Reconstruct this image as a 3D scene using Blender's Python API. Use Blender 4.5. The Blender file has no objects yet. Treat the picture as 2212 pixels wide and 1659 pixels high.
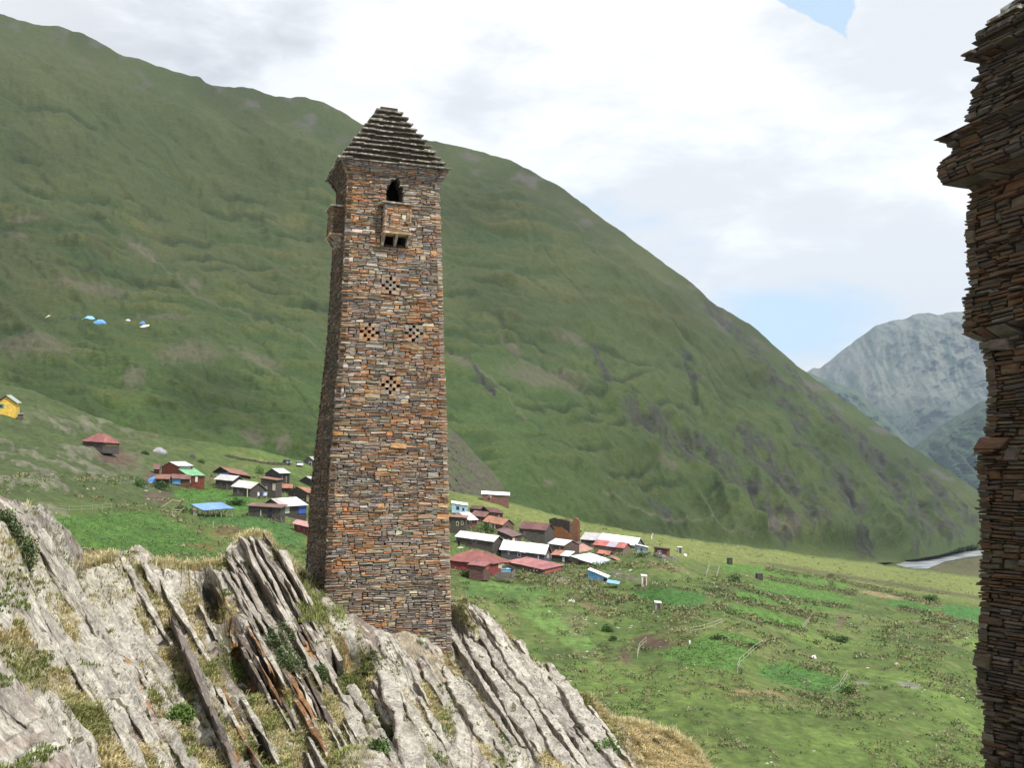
import bpy, math, random
import numpy as np
from mathutils import Vector
random.seed(7); RNG = np.random.default_rng(7)
SC = bpy.context.scene
COL = SC.collection
# ------------------------------------------------------------ camera, sky, sun
F = 2200.0; PITCH = math.radians(6.48)
cam_data = bpy.data.cameras.new('camera'); cam = bpy.data.objects.new('camera', cam_data); COL.objects.link(cam)
cam.location = (0, 0, 0); cam.rotation_euler = (math.radians(90) + PITCH, 0, 0)
cam_data.sensor_width = 36; cam_data.lens = 36 * F / 2212
cam_data.clip_start = 0.1; cam_data.clip_end = 30000
SC.camera = cam
SUN_EL = math.radians(54); SUN_AZ = math.radians(129)      # azimuth clockwise from +Y
SUN_STRENGTH = 5.0
SKY_STRENGTH = 0.1
CLOUD_LEVEL = 9.8
HAZE_DENSITY = 0.000032
sdir = Vector((math.sin(SUN_AZ) * math.cos(SUN_EL), math.cos(SUN_AZ) * math.cos(SUN_EL), math.sin(SUN_EL)))
sl = bpy.data.lights.new('sun', 'SUN'); sl.energy = SUN_STRENGTH; sl.angle = math.radians(0.6); sl.color = (1.0, 0.95, 0.87)
so = bpy.data.objects.new('sun', sl); COL.objects.link(so); so.rotation_euler = sdir.to_track_quat('Z', 'Y').to_euler()
SC.view_settings.view_transform = 'Standard'; SC.view_settings.look = 'None'
SC.view_settings.exposure = 0.12; SC.view_settings.gamma = 1.0; SC.view_settings.use_curve_mapping = False

W = bpy.data.worlds.new("World"); SC.world = W; W.use_nodes = True
nt = W.node_tree; nt.nodes.clear()
def N_(t, typ, **kw):
    n = t.nodes.new(typ)
    for k, v in kw.items():
        if k.startswith('i_'):
            n.inputs[k[2:].replace('_', ' ')].default_value = v
        else: setattr(n, k, v)
    return n
def math_(t, op, a, b=None, c=None, clamp=False):
    n = t.nodes.new('ShaderNodeMath'); n.operation = op; n.use_clamp = clamp
    for i, v in enumerate((a, b, c)):
        if v is None: continue
        if isinstance(v, (int, float)): n.inputs[i].default_value = v
        else: t.links.new(v, n.inputs[i])
    return n.outputs[0]
def ramp_(t, fac, a, b, lo=0.0, hi=1.0, smooth=True):
    n = t.nodes.new('ShaderNodeMapRange'); n.interpolation_type = 'SMOOTHSTEP' if smooth else 'LINEAR'
    t.links.new(fac, n.inputs['Value'])
    n.inputs['From Min'].default_value = a; n.inputs['From Max'].default_value = b
    n.inputs['To Min'].default_value = lo; n.inputs['To Max'].default_value = hi
    return n.outputs['Result']
def mixc(t, f, a, b, mode='MIX'):
    n = t.nodes.new('ShaderNodeMix'); n.data_type = 'RGBA'; n.blend_type = mode
    if isinstance(f, (int, float)): n.inputs[0].default_value = f
    else: t.links.new(f, n.inputs[0])
    for i, v in ((6, a), (7, b)):
        if isinstance(v, (tuple, list)): n.inputs[i].default_value = tuple(v)[:3] + (1,)
        else: t.links.new(v, n.inputs[i])
    return n.outputs[2]
def noise_(t, vec, scale, detail=5, rough=0.55, dist=0.0):
    n = t.nodes.new('ShaderNodeTexNoise'); n.inputs['Scale'].default_value = scale
    n.inputs['Detail'].default_value = detail; n.inputs['Roughness'].default_value = rough; n.inputs['Distortion'].default_value = dist
    if vec is not None: t.links.new(vec, n.inputs['Vector'])
    return n.outputs['Fac']
sky = N_(nt, 'ShaderNodeTexSky', sky_type='NISHITA', sun_disc=False)
sky.sun_elevation = SUN_EL; sky.sun_rotation = SUN_AZ; sky.air_density = 1.2; sky.dust_density = 2.0; sky.altitude = 2000
tc = N_(nt, 'ShaderNodeTexCoord')
sep = N_(nt, 'ShaderNodeSeparateXYZ'); nt.links.new(tc.outputs['Generated'], sep.inputs[0])
mp = N_(nt, 'ShaderNodeMapping'); nt.links.new(tc.outputs['Generated'], mp.inputs[0])
mp.inputs['Scale'].default_value = (1.0, 1.0, 2.6); mp.inputs['Location'].default_value = (3.3, 1.2, 0.55)
n_big = noise_(nt, mp.outputs[0], 2.6, 8, 0.52, 0.25)
n_sh = noise_(nt, mp.outputs[0], 1.7, 6, 0.5, 0.35)
# cloud cover thins towards the horizon gap at the valley mouth
def blob(cx, cz, rx, rz):
    # soft elliptical gap or bank round a direction (in tangent units of the sky)
    ux = math_(nt, 'DIVIDE', sep.outputs[0], math_(nt, 'MAXIMUM', sep.outputs[1], 0.05))
    uz = math_(nt, 'DIVIDE', sep.outputs[2], math_(nt, 'MAXIMUM', sep.outputs[1], 0.05))
    a = math_(nt, 'POWER', math_(nt, 'DIVIDE', math_(nt, 'SUBTRACT', ux, cx), rx), 2.0)
    b = math_(nt, 'POWER', math_(nt, 'DIVIDE', math_(nt, 'SUBTRACT', uz, cz), rz), 2.0)
    e = math_(nt, 'MULTIPLY', math_(nt, 'ADD', a, b), -1.0)
    return math_(nt, 'EXPONENT', e)
n_fine = noise_(nt, mp.outputs[0], 9.0, 8, 0.6, 0.2)
cov = math_(nt, 'ADD', math_(nt, 'ADD', n_big, 0.10), math_(nt, 'MULTIPLY', n_fine, 0.14))
g1 = blob(0.33, 0.16, 0.22, 0.05)          # open blue over the valley mouth
ux_ = math_(nt, 'DIVIDE', sep.outputs[0], math_(nt, 'MAXIMUM', sep.outputs[1], 0.05)); uz_ = math_(nt, 'DIVIDE', sep.outputs[2], math_(nt, 'MAXIMUM', sep.outputs[1], 0.05))
up_ = math_(nt, 'SUBTRACT', uz_, 0.468)     # V-shaped break between two heaped clouds
vd = math_(nt, 'SUBTRACT', math_(nt, 'MULTIPLY', up_, 0.95), math_(nt, 'ABSOLUTE', math_(nt, 'SUBTRACT', ux_, math_(nt, 'SUBTRACT', 0.346, math_(nt, 'MULTIPLY', up_, 0.64)))))
vd = math_(nt, 'ADD', vd, math_(nt, 'MULTIPLY', math_(nt, 'SUBTRACT', noise_(nt, tc.outputs['Generated'], 22.0, 6, 0.6), 0.5), 0.05))
g2 = math_(nt, 'MULTIPLY', ramp_(nt, vd, -0.004, 0.026), ramp_(nt, uz_, 0.60, 0.70, 1.0, 0.0))
b1 = blob(0.12, 0.40, 0.30, 0.16)
b2 = blob(0.02, 0.20, 0.18, 0.035)
cov = math_(nt, 'SUBTRACT', cov, math_(nt, 'MULTIPLY', g1, 0.20))
cov = math_(nt, 'SUBTRACT', cov, math_(nt, 'MULTIPLY', g2, 0.75))
cov = math_(nt, 'ADD', cov, math_(nt, 'MULTIPLY', b1, 0.16))
b3 = blob(0.46, 0.42, 0.10, 0.16)
cov = math_(nt, 'ADD', cov, math_(nt, 'MULTIPLY', b3, 0.10))
mask = ramp_(nt, cov, 0.48, 0.62)
shade = ramp_(nt, math_(nt, 'ADD', math_(nt, 'MULTIPLY', n_sh, 0.75), math_(nt, 'MULTIPLY', n_fine, 0.25)), 0.40, 0.54, 0.83, 1.18)
g3 = blob(-0.28, 0.42, 0.17, 0.12)         # thin greyer veil over the left ridge
shade = math_(nt, 'SUBTRACT', shade, math_(nt, 'MULTIPLY', g3, 0.22))
cl = N_(nt, 'ShaderNodeCombineColor')
nt.links.new(math_(nt, 'MULTIPLY', shade, CLOUD_LEVEL * 0.965), cl.inputs[0])
nt.links.new(math_(nt, 'MULTIPLY', shade, CLOUD_LEVEL * 0.99), cl.inputs[1])
nt.links.new(math_(nt, 'MULTIPLY', math_(nt, 'ADD', math_(nt, 'MULTIPLY', shade, 0.92), 0.09), CLOUD_LEVEL), cl.inputs[2])
skyw = mixc(nt, 0.72, sky.outputs[0], (6.9, 9.0, 11.0, 1))     # pale, milky high cirrus over the blue
wc = mixc(nt, mask, skyw, cl.outputs[0])
bg = N_(nt, 'ShaderNodeBackground'); bg.inputs['Strength'].default_value = SKY_STRENGTH
nt.links.new(wc, bg.inputs[0])
wo = N_(nt, 'ShaderNodeOutputWorld'); nt.links.new(bg.outputs[0], wo.inputs[0])

# ------------------------------------------------------------ maths helpers
CP, SP = math.cos(PITCH), math.sin(PITCH)
def P(px, py, Y):
    """point seen at (px,py) of the 2212x1659 view, Y metres in front of the camera (arrays welcome)"""
    px = np.asarray(px, float); py = np.asarray(py, float); Y = np.asarray(Y, float)
    u = (px - 1106) / F; v = (829.5 - py) / F
    yw = CP - v * SP
    s = Y / yw
    return np.stack(np.broadcast_arrays(u * s, Y + 0 * s, (SP + v * CP) * s), -1)
def PROJ(p):
    p = np.asarray(p, float)
    zc = p[..., 1] * CP + p[..., 2] * SP; yc = -p[..., 1] * SP + p[..., 2] * CP
    return np.stack([1106 + F * p[..., 0] / zc, 829.5 - F * yc / zc], -1)
PERM = np.random.default_rng(3).permutation(256); PERM = np.concatenate([PERM, PERM, PERM])
GA = np.random.default_rng(5).uniform(0, 2 * np.pi, 256); GX, GY = np.cos(GA), np.sin(GA)
def perlin(x, y, seed=0):
    x = np.asarray(x, float) + seed * 17.37; y = np.asarray(y, float) - seed * 9.71
    xi = np.floor(x).astype(int); yi = np.floor(y).astype(int); xf = x - xi; yf = y - yi
    def g(ix, iy, fx, fy):
        h = PERM[(PERM[ix & 255] + iy) & 255]; return GX[h] * fx + GY[h] * fy
    u = xf**3 * (xf * (xf * 6 - 15) + 10); v = yf**3 * (yf * (yf * 6 - 15) + 10)
    a = g(xi, yi, xf, yf); b = g(xi + 1, yi, xf - 1, yf); c = g(xi, yi + 1, xf, yf - 1); d = g(xi + 1, yi + 1, xf - 1, yf - 1)
    return (a + u * (b - a) + v * ((c + u * (d - c)) - (a + u * (b - a)))) * 1.5
def fbm(x, y, oct=4, seed=0, gain=0.5):
    t = 0; a = 1; f = 1
    for i in range(oct): t = t + a * perlin(x * f, y * f, seed + i * 3); a *= gain; f *= 2.03
    return t
def ridged(x, y, oct=4, seed=0, gain=0.5):
    t = 0; a = 1; f = 1
    for i in range(oct): t = t + a * (1 - 2 * np.abs(perlin(x * f, y * f, seed + i * 3))); a *= gain; f *= 2.03
    return t
def hsh(a, b=0, s=0):
    v = np.sin(np.asarray(a) * 127.1 + np.asarray(b) * 311.7 + s * 74.7) * 43758.5453
    return v - np.floor(v)
def sst(a, b, x):
    t = np.clip((x - a) / (b - a), 0, 1); return t * t * (3 - 2 * t)
class RBF:
    def __init__(s, pts, smooth=0.0):
        p = np.array(pts, float); s.c = p[:, :2] / 500.0; v = np.log(p[:, 2]); n = len(p)
        K = s.k(s.c, s.c) + smooth * np.eye(n); Q = np.c_[np.ones(n), s.c]
        A = np.block([[K, Q], [Q.T, np.zeros((3, 3))]]); s.w = np.linalg.solve(A, np.r_[v, 0, 0, 0])
    def k(s, a, b):
        r2 = ((a[:, None] - b[None]) ** 2).sum(-1); return 0.5 * r2 * np.log(r2 + 1e-12)
    def __call__(s, px, py):
        px = np.asarray(px, float); sh = np.broadcast(px, py).shape
        q = np.stack(np.broadcast_arrays(px, py), -1).reshape(-1, 2) / 500.0
        out = np.empty(len(q))
        for i in range(0, len(q), 20000):
            c = q[i:i + 20000]; out[i:i + 20000] = s.k(c, s.c) @ s.w[:-3] + np.c_[np.ones(len(c)), c] @ s.w[-3:]
        return np.exp(out).reshape(sh)
def ipoly(px, py, poly):
    x, y = px, py; inside = np.zeros(np.shape(x), bool); n = len(poly)
    for i in range(n):
        x0, y0 = poly[i]; x1, y1 = poly[(i + 1) % n]
        c = ((y0 > y) != (y1 > y)) & (x < (x1 - x0) * (y - y0) / ((y1 - y0) + 1e-9) + x0); inside ^= c
    return inside

# ------------------------------------------------------------ mesh helpers
def mesh_np(name, V, Q, T=None, cols=None, smooth=False):
    """mesh from numpy arrays: V (n,3), Q (m,4) quads, T (k,3) triangles, cols (n,3) point colours"""
    me = bpy.data.meshes.new(name); V = np.asarray(V, np.float32)
    parts = []; tot = []
    if Q is not None and len(Q): parts.append(np.asarray(Q).ravel()); tot.append(np.full(len(Q), 4))
    if T is not None and len(T): parts.append(np.asarray(T).ravel()); tot.append(np.full(len(T), 3))
    L = np.concatenate(parts).astype(np.int32); tot = np.concatenate(tot).astype(np.int32)
    st = np.concatenate([[0], np.cumsum(tot)[:-1]]).astype(np.int32)
    me.vertices.add(len(V)); me.vertices.foreach_set('co', V.ravel())
    me.loops.add(len(L)); me.loops.foreach_set('vertex_index', L)
    me.polygons.add(len(tot)); me.polygons.foreach_set('loop_start', st); me.polygons.foreach_set('loop_total', tot)
    me.polygons.foreach_set('use_smooth', np.full(len(tot), smooth))
    if cols is not None:
        a = me.color_attributes.new('Col', 'FLOAT_COLOR', 'POINT')
        c = np.ones((len(V), 4), np.float32); c[:, :3] = cols; a.data.foreach_set('color', c.ravel())
    me.update(calc_edges=True); me.validate(); return me
def link(name, me, mat=None, parent=None, **props):
    o = bpy.data.objects.new(name, me); COL.objects.link(o)
    if mat is not None and me is not None and not me.materials: me.materials.append(mat)
    if parent is not None: o.parent = parent
    for k, v in props.items():
        if v is not None: o[k] = v
    return o
def empty(name, loc, label, cat, group=None):
    o = bpy.data.objects.new(name, None); COL.objects.link(o); o.location = tuple(float(a) for a in loc)
    o['label'] = label; o['category'] = cat
    if group: o['group'] = group
    return o
def grid_faces(nr, nc):
    i = np.arange(nr - 1)[:, None] * nc + np.arange(nc - 1)[None]
    return np.stack([i, i + 1, i + nc + 1, i + nc], -1).reshape(-1, 4)
class MB:
    """collects boxes, bars and plates; build() links them as one object (coordinates in the parent's frame)"""
    def __init__(s): s.v = []; s.q = []; s.t = []; s.c = []; s.n = 0
    def add(s, V, Q=(), T=(), col=None):
        V = np.asarray(V, float)
        if len(Q): s.q.append(np.asarray(Q) + s.n)
        if len(T): s.t.append(np.asarray(T) + s.n)
        s.v.append(V); s.c.append(np.tile(col if col is not None else (1, 1, 1), (len(V), 1))); s.n += len(V)
    def hexa(s, V8, col=None):   # 0-3 bottom ring, 4-7 top ring
        s.add(V8, [[0, 3, 2, 1], [4, 5, 6, 7], [0, 1, 5, 4], [1, 2, 6, 5], [2, 3, 7, 6], [3, 0, 4, 7]], col=col)
    def box(s, c, d, rz=0, col=None):
        x, y, z = np.array(d) / 2; V = np.array([[-x, -y, -z], [x, -y, -z], [x, y, -z], [-x, y, -z], [-x, -y, z], [x, -y, z], [x, y, z], [-x, y, z]])
        if rz:
            R = np.array([[math.cos(rz), -math.sin(rz), 0], [math.sin(rz), math.cos(rz), 0], [0, 0, 1]]); V = V @ R.T
        s.hexa(V + np.array(c), col)
    def bar(s, a, b, r, col=None, r2=None, n=6):
        a = np.array(a, float); b = np.array(b, float); d = b - a; d /= np.linalg.norm(d) + 1e-9
        h = np.array([0, 0, 1.0]) if abs(d[2]) < .9 else np.array([1.0, 0, 0]); u = np.cross(d, h); u /= np.linalg.norm(u); w = np.cross(d, u)
        an = np.arange(n) * 2 * np.pi / n; ring = np.cos(an)[:, None] * u + np.sin(an)[:, None] * w
        V = np.concatenate([a + ring * r, b + ring * (r2 if r2 is not None else r), [a], [b]])
        i = np.arange(n); j = (i + 1) % n
        s.add(V, np.stack([i, j, j + n, i + n], -1), np.concatenate([np.stack([j, i, 0 * i + 2 * n], -1), np.stack([i + n, j + n, 0 * i + 2 * n + 1], -1)]), col)
    def build(s, name, mat, parent=None, origin=(0, 0, 0), smooth=False, **props):
        me = mesh_np(name, np.concatenate(s.v) - np.asarray(origin), np.concatenate(s.q) if s.q else None, np.concatenate(s.t) if s.t else None, np.concatenate(s.c), smooth)
        return link(name, me, mat, parent, **props)

# ------------------------------------------------------------ materials
def mat_(name, rough=0.9, bump=None, tint='attr', var=(0.8, 1.2), nscale=3.0, fine=None, metallic=0, detail=6, rot=None, nsc3=(1,1,1), spec=0.25, second=None):
    """colour = vertex colour (attr) or object colour (obj) x noise variation; bump=(scale,strength,distance)"""
    m = bpy.data.materials.new(name); m.use_nodes = True; t = m.node_tree; b = t.nodes['Principled BSDF']
    geo = N_(t, 'ShaderNodeNewGeometry'); mpp = N_(t, 'ShaderNodeMapping'); src = geo.outputs['Position']
    if rot:
        m0 = N_(t, 'ShaderNodeMapping'); m0.inputs['Rotation'].default_value = rot; t.links.new(src, m0.inputs[0]); src = m0.outputs[0]
    t.links.new(src, mpp.inputs[0]); mpp.inputs['Scale'].default_value = nsc3
    vec = mpp.outputs[0]
    if tint == 'attr':
        a = N_(t, 'ShaderNodeAttribute'); a.attribute_name = 'Col'; base = a.outputs['Color']
    elif tint == 'obj':
        a = N_(t, 'ShaderNodeObjectInfo'); a2 = N_(t, 'ShaderNodeAttribute'); a2.attribute_name = 'Col'
        base = mixc(t, 1.0, a.outputs['Color'], a2.outputs['Color'], 'MULTIPLY')
    else: base = tint
    f = ramp_(t, noise_(t, vec, nscale, detail, 0.6), 0.3, 0.7, var[0], var[1], False)
    g = N_(t, 'ShaderNodeCombineColor'); [t.links.new(f, g.inputs[i]) for i in range(3)]
    c = mixc(t, 1.0, base, g.outputs[0], 'MULTIPLY')
    if fine:
        f2 = ramp_(t, noise_(t, vec, fine[0], 3, 0.7), 0.3, 0.7, fine[1], fine[2], False)
        g2 = N_(t, 'ShaderNodeCombineColor'); [t.links.new(f2, g2.inputs[i]) for i in range(3)]
        c = mixc(t, 1.0, c, g2.outputs[0], 'MULTIPLY')
    for (sc, lo, hi, colr, amt) in (second or ()):
        k = ramp_(t, noise_(t, vec, sc, 6, 0.62), lo, hi, 0.0, amt)
        c = mixc(t, k, c, colr)
    t.links.new(c, b.inputs['Base Color']); b.inputs['Roughness'].default_value = rough; b.inputs['Metallic'].default_value = metallic
    b.inputs['Specular IOR Level'].default_value = spec
    if bump:
        bn = N_(t, 'ShaderNodeBump'); bn.inputs['Strength'].default_value = bump[1]; bn.inputs['Distance'].default_value = bump[2]
        t.links.new(noise_(t, vec, bump[0], 6, 0.65), bn.inputs['Height']); t.links.new(bn.outputs[0], b.inputs['Normal'])
    return m
M_STONE = mat_('slate_stone', 0.85, (5, 0.8, 0.05), 'attr', (0.75, 1.3), 3.0, (9, 0.72, 1.25), nsc3=(1, 1, 8),
               second=((3.2, 0.56, 0.64, (0.56, 0.52, 0.43), 0.75), (2.0, 0.60, 0.70, (0.085, 0.08, 0.055), 0.45)))  # cream dashes painted in for light caught on stone ledges
M_STONE_SHADE = mat_('shaded_mossy_slate', 0.9, (5, 0.8, 0.05), 'attr', (0.65, 1.3), 3.0, (9, 0.7, 1.25), nsc3=(1, 1, 6),
               second=((2.6, 0.60, 0.68, (0.17, 0.145, 0.085), 0.5), (1.3, 0.48, 0.62, (0.045, 0.045, 0.022), 0.5)))  # shaded-side copy of the slate: moss patches plus shade painted into its tones
M_MORTAR = mat_('rubble_core', 0.95, (10, 0.6, 0.05), (0.045, 0.036, 0.028), (0.6, 1.3), 6.0)
M_SLATE = mat_('roof_slate', 0.8, (12, 0.5, 0.02), 'obj', (0.6, 1.35), 6.0, (35, 0.75, 1.2),
               second=((6, 0.52, 0.62, (0.50, 0.50, 0.42), 0.65), (3.5, 0.56, 0.66, (0.09, 0.10, 0.02), 0.7)))
M_ROCK = mat_('bedrock', 0.9, (2.2, 1.0, 0.22), 'attr', (0.62, 1.3), 0.9, (5, 0.62, 1.28), detail=9, rot=(0, math.radians(30), 0), nsc3=(3.4, 1.6, 0.9),
              second=((1.6, 0.57, 0.62, (0.58, 0.56, 0.49), 0.6), (2.6, 0.60, 0.64, (0.085, 0.078, 0.06), 0.8), (0.9, 0.62, 0.66, (0.055, 0.05, 0.012), 0.85), (0.7, 0.66, 0.72, (0.30, 0.17, 0.09), 0.5)))
M_TERR = mat_('far_grass_slope', 0.95, (0.16, 0.7, 4.0), 'attr', (0.88, 1.12), 0.09, (0.45, 0.78, 1.26), detail=9)
M_GROUND = mat_('meadow', 0.95, (0.5, 0.8, 0.8), 'attr', (0.78, 1.22), 0.09, (0.9, 0.72, 1.3), detail=9)
M_FAR = mat_('far_mountain', 0.95, (0.010, 0.9, 30.0), 'attr', (0.85, 1.15), 0.004, (0.02, 0.85, 1.15), detail=8)
M_BLADE = mat_('dry_grass_blades', 0.8, None, 'attr', (0.8, 1.2), 2.0)
M_LEAF = mat_('leaves', 0.7, None, 'attr', (0.75, 1.25), 2.0)
M_TIN = mat_('roof_tin', 0.55, (2.5, 0.35, 0.06), 'obj', (0.82, 1.12), 0.9, (5, 0.85, 1.12), spec=0.4,
             second=((0.8, 0.60, 0.72, (0.22, 0.10, 0.055), 0.45),))
M_RUST = mat_('rusted_tin', 0.75, (2.5, 0.35, 0.06), 'obj', (0.7, 1.2), 0.8, (5, 0.8, 1.15), second=((0.7, 0.60, 0.72, (0.34, 0.29, 0.27), 0.5),))
M_WALLF = mat_('village_wall', 0.9, (3, 0.8, 0.15), 'obj', (0.65, 1.3), 1.4, (6, 0.6, 1.35), nsc3=(1, 1, 2.2))
M_PLAIN = mat_('painted_board', 0.7, None, 'obj', (0.85, 1.12), 1.5)
M_WOOD = mat_('weathered_wood', 0.85, None, 'obj', (0.75, 1.2), 3.0)
def glassy(name, col, rough):
    m = bpy.data.materials.new(name); m.use_nodes = True; b = m.node_tree.nodes['Principled BSDF']
    b.inputs['Base Color'].default_value = (*col, 1); b.inputs['Roughness'].default_value = rough; return m
M_PANE = glassy('dark_window_pane', (0.015, 0.017, 0.02), 0.15)
def water_mat():
    m = bpy.data.materials.new('river_water'); m.use_nodes = True; t = m.node_tree; b = t.nodes['Principled BSDF']
    g = N_(t, 'ShaderNodeNewGeometry'); f = ramp_(t, noise_(t, g.outputs[0], 0.03, 6), 0.42, 0.6)
    t.links.new(mixc(t, f, (0.26, 0.28, 0.30), (0.12, 0.125, 0.125)), b.inputs['Base Color']); b.inputs['Roughness'].default_value = 0.35
    bn = N_(t, 'ShaderNodeBump'); bn.inputs['Strength'].default_value = 0.6; bn.inputs['Distance'].default_value = 1.0
    t.links.new(noise_(t, g.outputs[0], 0.2, 4), bn.inputs['Height']); t.links.new(bn.outputs[0], b.inputs['Normal']); return m
M_WATER = water_mat()

# ------------------------------------------------------------ big mountain behind the village
SKY_M = np.array([(-900, -330), (-600, -205), (-300, -90), (0, 28), (60, 48), (105, 55), (130, 57), (180, 72), (215, 90), (265, 120), (300, 126), (340, 142), (400, 160), (432, 166),
    (445, 178), (480, 187), (520, 187), (550, 192), (595, 208), (660, 209), (700, 222), (740, 240), (782, 268), (850, 290), (944, 306), (1000, 318), (1050, 330), (1102, 345),
    (1160, 375), (1219, 409), (1288, 461), (1360, 513), (1420, 558), (1483, 601), (1546, 659), (1620, 699), (1660, 735), (1722, 790), (1787, 838), (1850, 884),
    (1972, 968), (2050, 1018), (2121, 1067), (2212, 1120), (2330, 1170), (2500, 1195), (3100, 1200)], float)
RM = RBF([(-900, -330, 1500), (-600, -205, 1500), (0, 28, 1480), (430, 166, 1500), (780, 268, 1600), (1100, 345, 1650), (1420, 558, 1750), (1700, 775, 1850), (1970, 967, 1950), (2121, 1067, 1990), (2330, 1170, 1900), (3100, 1200, 1900),
    (-600, 200, 1000), (-600, 650, 560), (0, 400, 900), (400, 500, 950), (400, 650, 660), (0, 650, 600), (0, 800, 430), (400, 850, 440), (650, 700, 720), (650, 900, 470), (1000, 600, 1120), (1000, 800, 760), (1000, 950, 560), (1000, 1040, 470),
    (1300, 700, 1280), (1300, 900, 880), (1300, 1040, 680), (1300, 1100, 600), (1600, 900, 1350), (1600, 1100, 900), (1600, 1180, 760), (1850, 1000, 1600), (1850, 1150, 1100), (1850, 1205, 1010),
    (1940, 1217, 1210), (2121, 1187, 1560), (2060, 1130, 1720), (1990, 1229, 1110), (2121, 1244, 1010), (2400, 1200, 1500), (2400, 1260, 980), (0, 1150, 330), (600, 1150, 380), (1000, 1250, 420), (1600, 1300, 600), (2100, 1330, 700), (3100, 1330, 700), (-900, 1150, 330)], 1e-4)
def seg_dist(px, py, pts):
    """distance in view units to a poly line"""
    d = np.full(np.shape(px), 1e9)
    for (x0, y0), (x1, y1) in zip(pts[:-1], pts[1:]):
        L = (x1 - x0) ** 2 + (y1 - y0) ** 2; t = np.clip(((px - x0) * (x1 - x0) + (py - y0) * (y1 - y0)) / L, 0, 1)
        d = np.minimum(d, np.hypot(px - x0 - t * (x1 - x0), py - y0 - t * (y1 - y0)))
    return d
def lerpc(a, b, f): return a + (np.asarray(b) - a) * f[..., None]
def build_mountain():
    xs = np.concatenate([np.linspace(-900, -20, 90), np.linspace(-16, 2180, 720), np.linspace(2190, 3100, 60)])
    nr = 330; t = np.linspace(0, 1, nr) ** 0.9
    ysky = np.interp(xs, SKY_M[:, 0], SKY_M[:, 1]) + 2.2 * fbm(xs / 34.0, xs * 0, 4, 11) * (xs < 2130)
    bot = 1340.0
    py = ysky[None] + (bot - ysky[None]) * t[:, None]; px = np.tile(xs, (nr, 1))
    Y = RM(px, py)
    p = P(px, py, Y)
    # relief: gullies running down to the right, terraces on the left, rock ribs on the right flank
    edge = sst(0, 60, py - ysky[None]); plain = 1 - sst(1130, 1172, py - 0.05 * (px - 1300)); low = sst(-0.1, 1.0, plain)
    rgt = sst(1050, 1450, px)
    a1 = math.radians(37); u1 = px * math.cos(a1) + py * math.sin(a1); v1 = -px * math.sin(a1) + py * math.cos(a1)
    a2 = math.radians(12); u2 = px * math.cos(a2) + py * math.sin(a2); v2 = -px * math.sin(a2) + py * math.cos(a2)
    a3 = math.radians(50); u3 = px * math.cos(a3) + py * math.sin(a3); v3 = -px * math.sin(a3) + py * math.cos(a3)
    wv = 24 * fbm(px / 260, py / 260, 3, 2)
    g1 = ridged((u1 + wv) / 460, (v1 + wv) / 120, 3, 4)
    g2 = fbm((u2 + wv) / 260, (v2 + 0.7 * wv) / 19, 3, 8) * sst(-0.4, 0.3, fbm(px / 170, py / 110, 2, 19))
    g3 = ridged((u3 + wv) / 300, (v3 + wv) / 44, 3, 14)
    big = fbm(px / 300, py / 240, 3, 21)
    ter = sst(330, 470, py) * (1 - rgt) * (1 - sst(1000, 1080, py))
    low_r = sst(780, 900, py - 0.18 * (px - 1300) + 0) 
    h = 0.013 * g1 * (0.45 + 0.55 * rgt) + 0.006 * g2 * ter + 0.008 * g3 * rgt * (0.3 + 0.7 * low_r) + 0.009 * big * (1 - 0.5 * rgt) + 0.0016 * fbm(px / 18, py / 14, 3, 30)
    edge = sst(0, 130, py - ysky[None]); h = h * edge * low * sst(1260, 1150, py)
    p = p + (h * Y)[..., None] * np.array([0.22, -0.62, 0.75])
    bl = np.interp(px, [1850, 1900, 1940, 2121, 2500, 3100], [1230, 1217, 1216, 1185, 1162, 1150]); fm = (px > 1850) & (py > bl)
    v_ = (829.5 - py) / F; Yp = -73.8 * (CP - v_ * SP) / np.minimum(SP + v_ * CP, -1e-3); q_ = P(px, py, np.minimum(Yp, 6000)); p = np.where((fm & (Yp < 6000))[..., None], q_, p)
    def crease(u, v, L, w, sd): return sst(0.80, 0.99, 1 - 2 * np.abs(perlin((u + 0.6 * wv) / L, (v + 0.6 * wv) / w, sd))) * sst(-0.15, 0.25, perlin(u / (L * .7), v / (w * 1.5), sd + 4))
    cr = np.maximum(crease(u2, v2, 190, 24, 101) * sst(380, 480, py) * (1 - 0.7 * rgt) * (1 - sst(820, 900, py)), 0.9 * crease(u1, v1, 300, 60, 105)); cr = np.maximum(cr, crease(u3, v3, 240, 34, 109) * rgt * sst(650, 800, py)) * edge * low
    p = p - (cr * 0.0020 * Y)[..., None] * np.array([0.22, -0.62, 0.75])
    # colours
    G0 = np.array([0.050, 0.062, 0.024]); C = np.tile(G0, (nr, len(xs), 1))
    m = sst(-0.5, 0.8, fbm((u1) / 300, v1 / 110, 4, 40)); C = lerpc(C, (0.066, 0.074, 0.030), m * 0.8)
    m = sst(0.0, 0.9, fbm(u2 / 240, v2 / 40, 4, 44)); C = lerpc(C, (0.082, 0.078, 0.032), m * 0.65 * sst(300, 480, py) * (1 - 0.5 * sst(800, 900, py)))
    m = sst(560, 900, py) * (1 - rgt * 0.6); C = lerpc(C, (0.052, 0.094, 0.026), m * 0.6)
    C = lerpc(C, (0.036, 0.060, 0.022), ter * sst(0.05, -0.35, g2) * 0.75); C = lerpc(C, (0.092, 0.094, 0.036), ter * sst(0.1, 0.45, g2) * 0.45); C = lerpc(C, (0.036, 0.052, 0.022), sst(0.5, -0.7, g1 + 0.3 * big) * 0.55); C = lerpc(C, (0.034, 0.050, 0.020), rgt * sst(0.3, -0.6, g3) * 0.5)  # terrace risers and gullies darkened, crests lightened: relief shading put into colour
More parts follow.
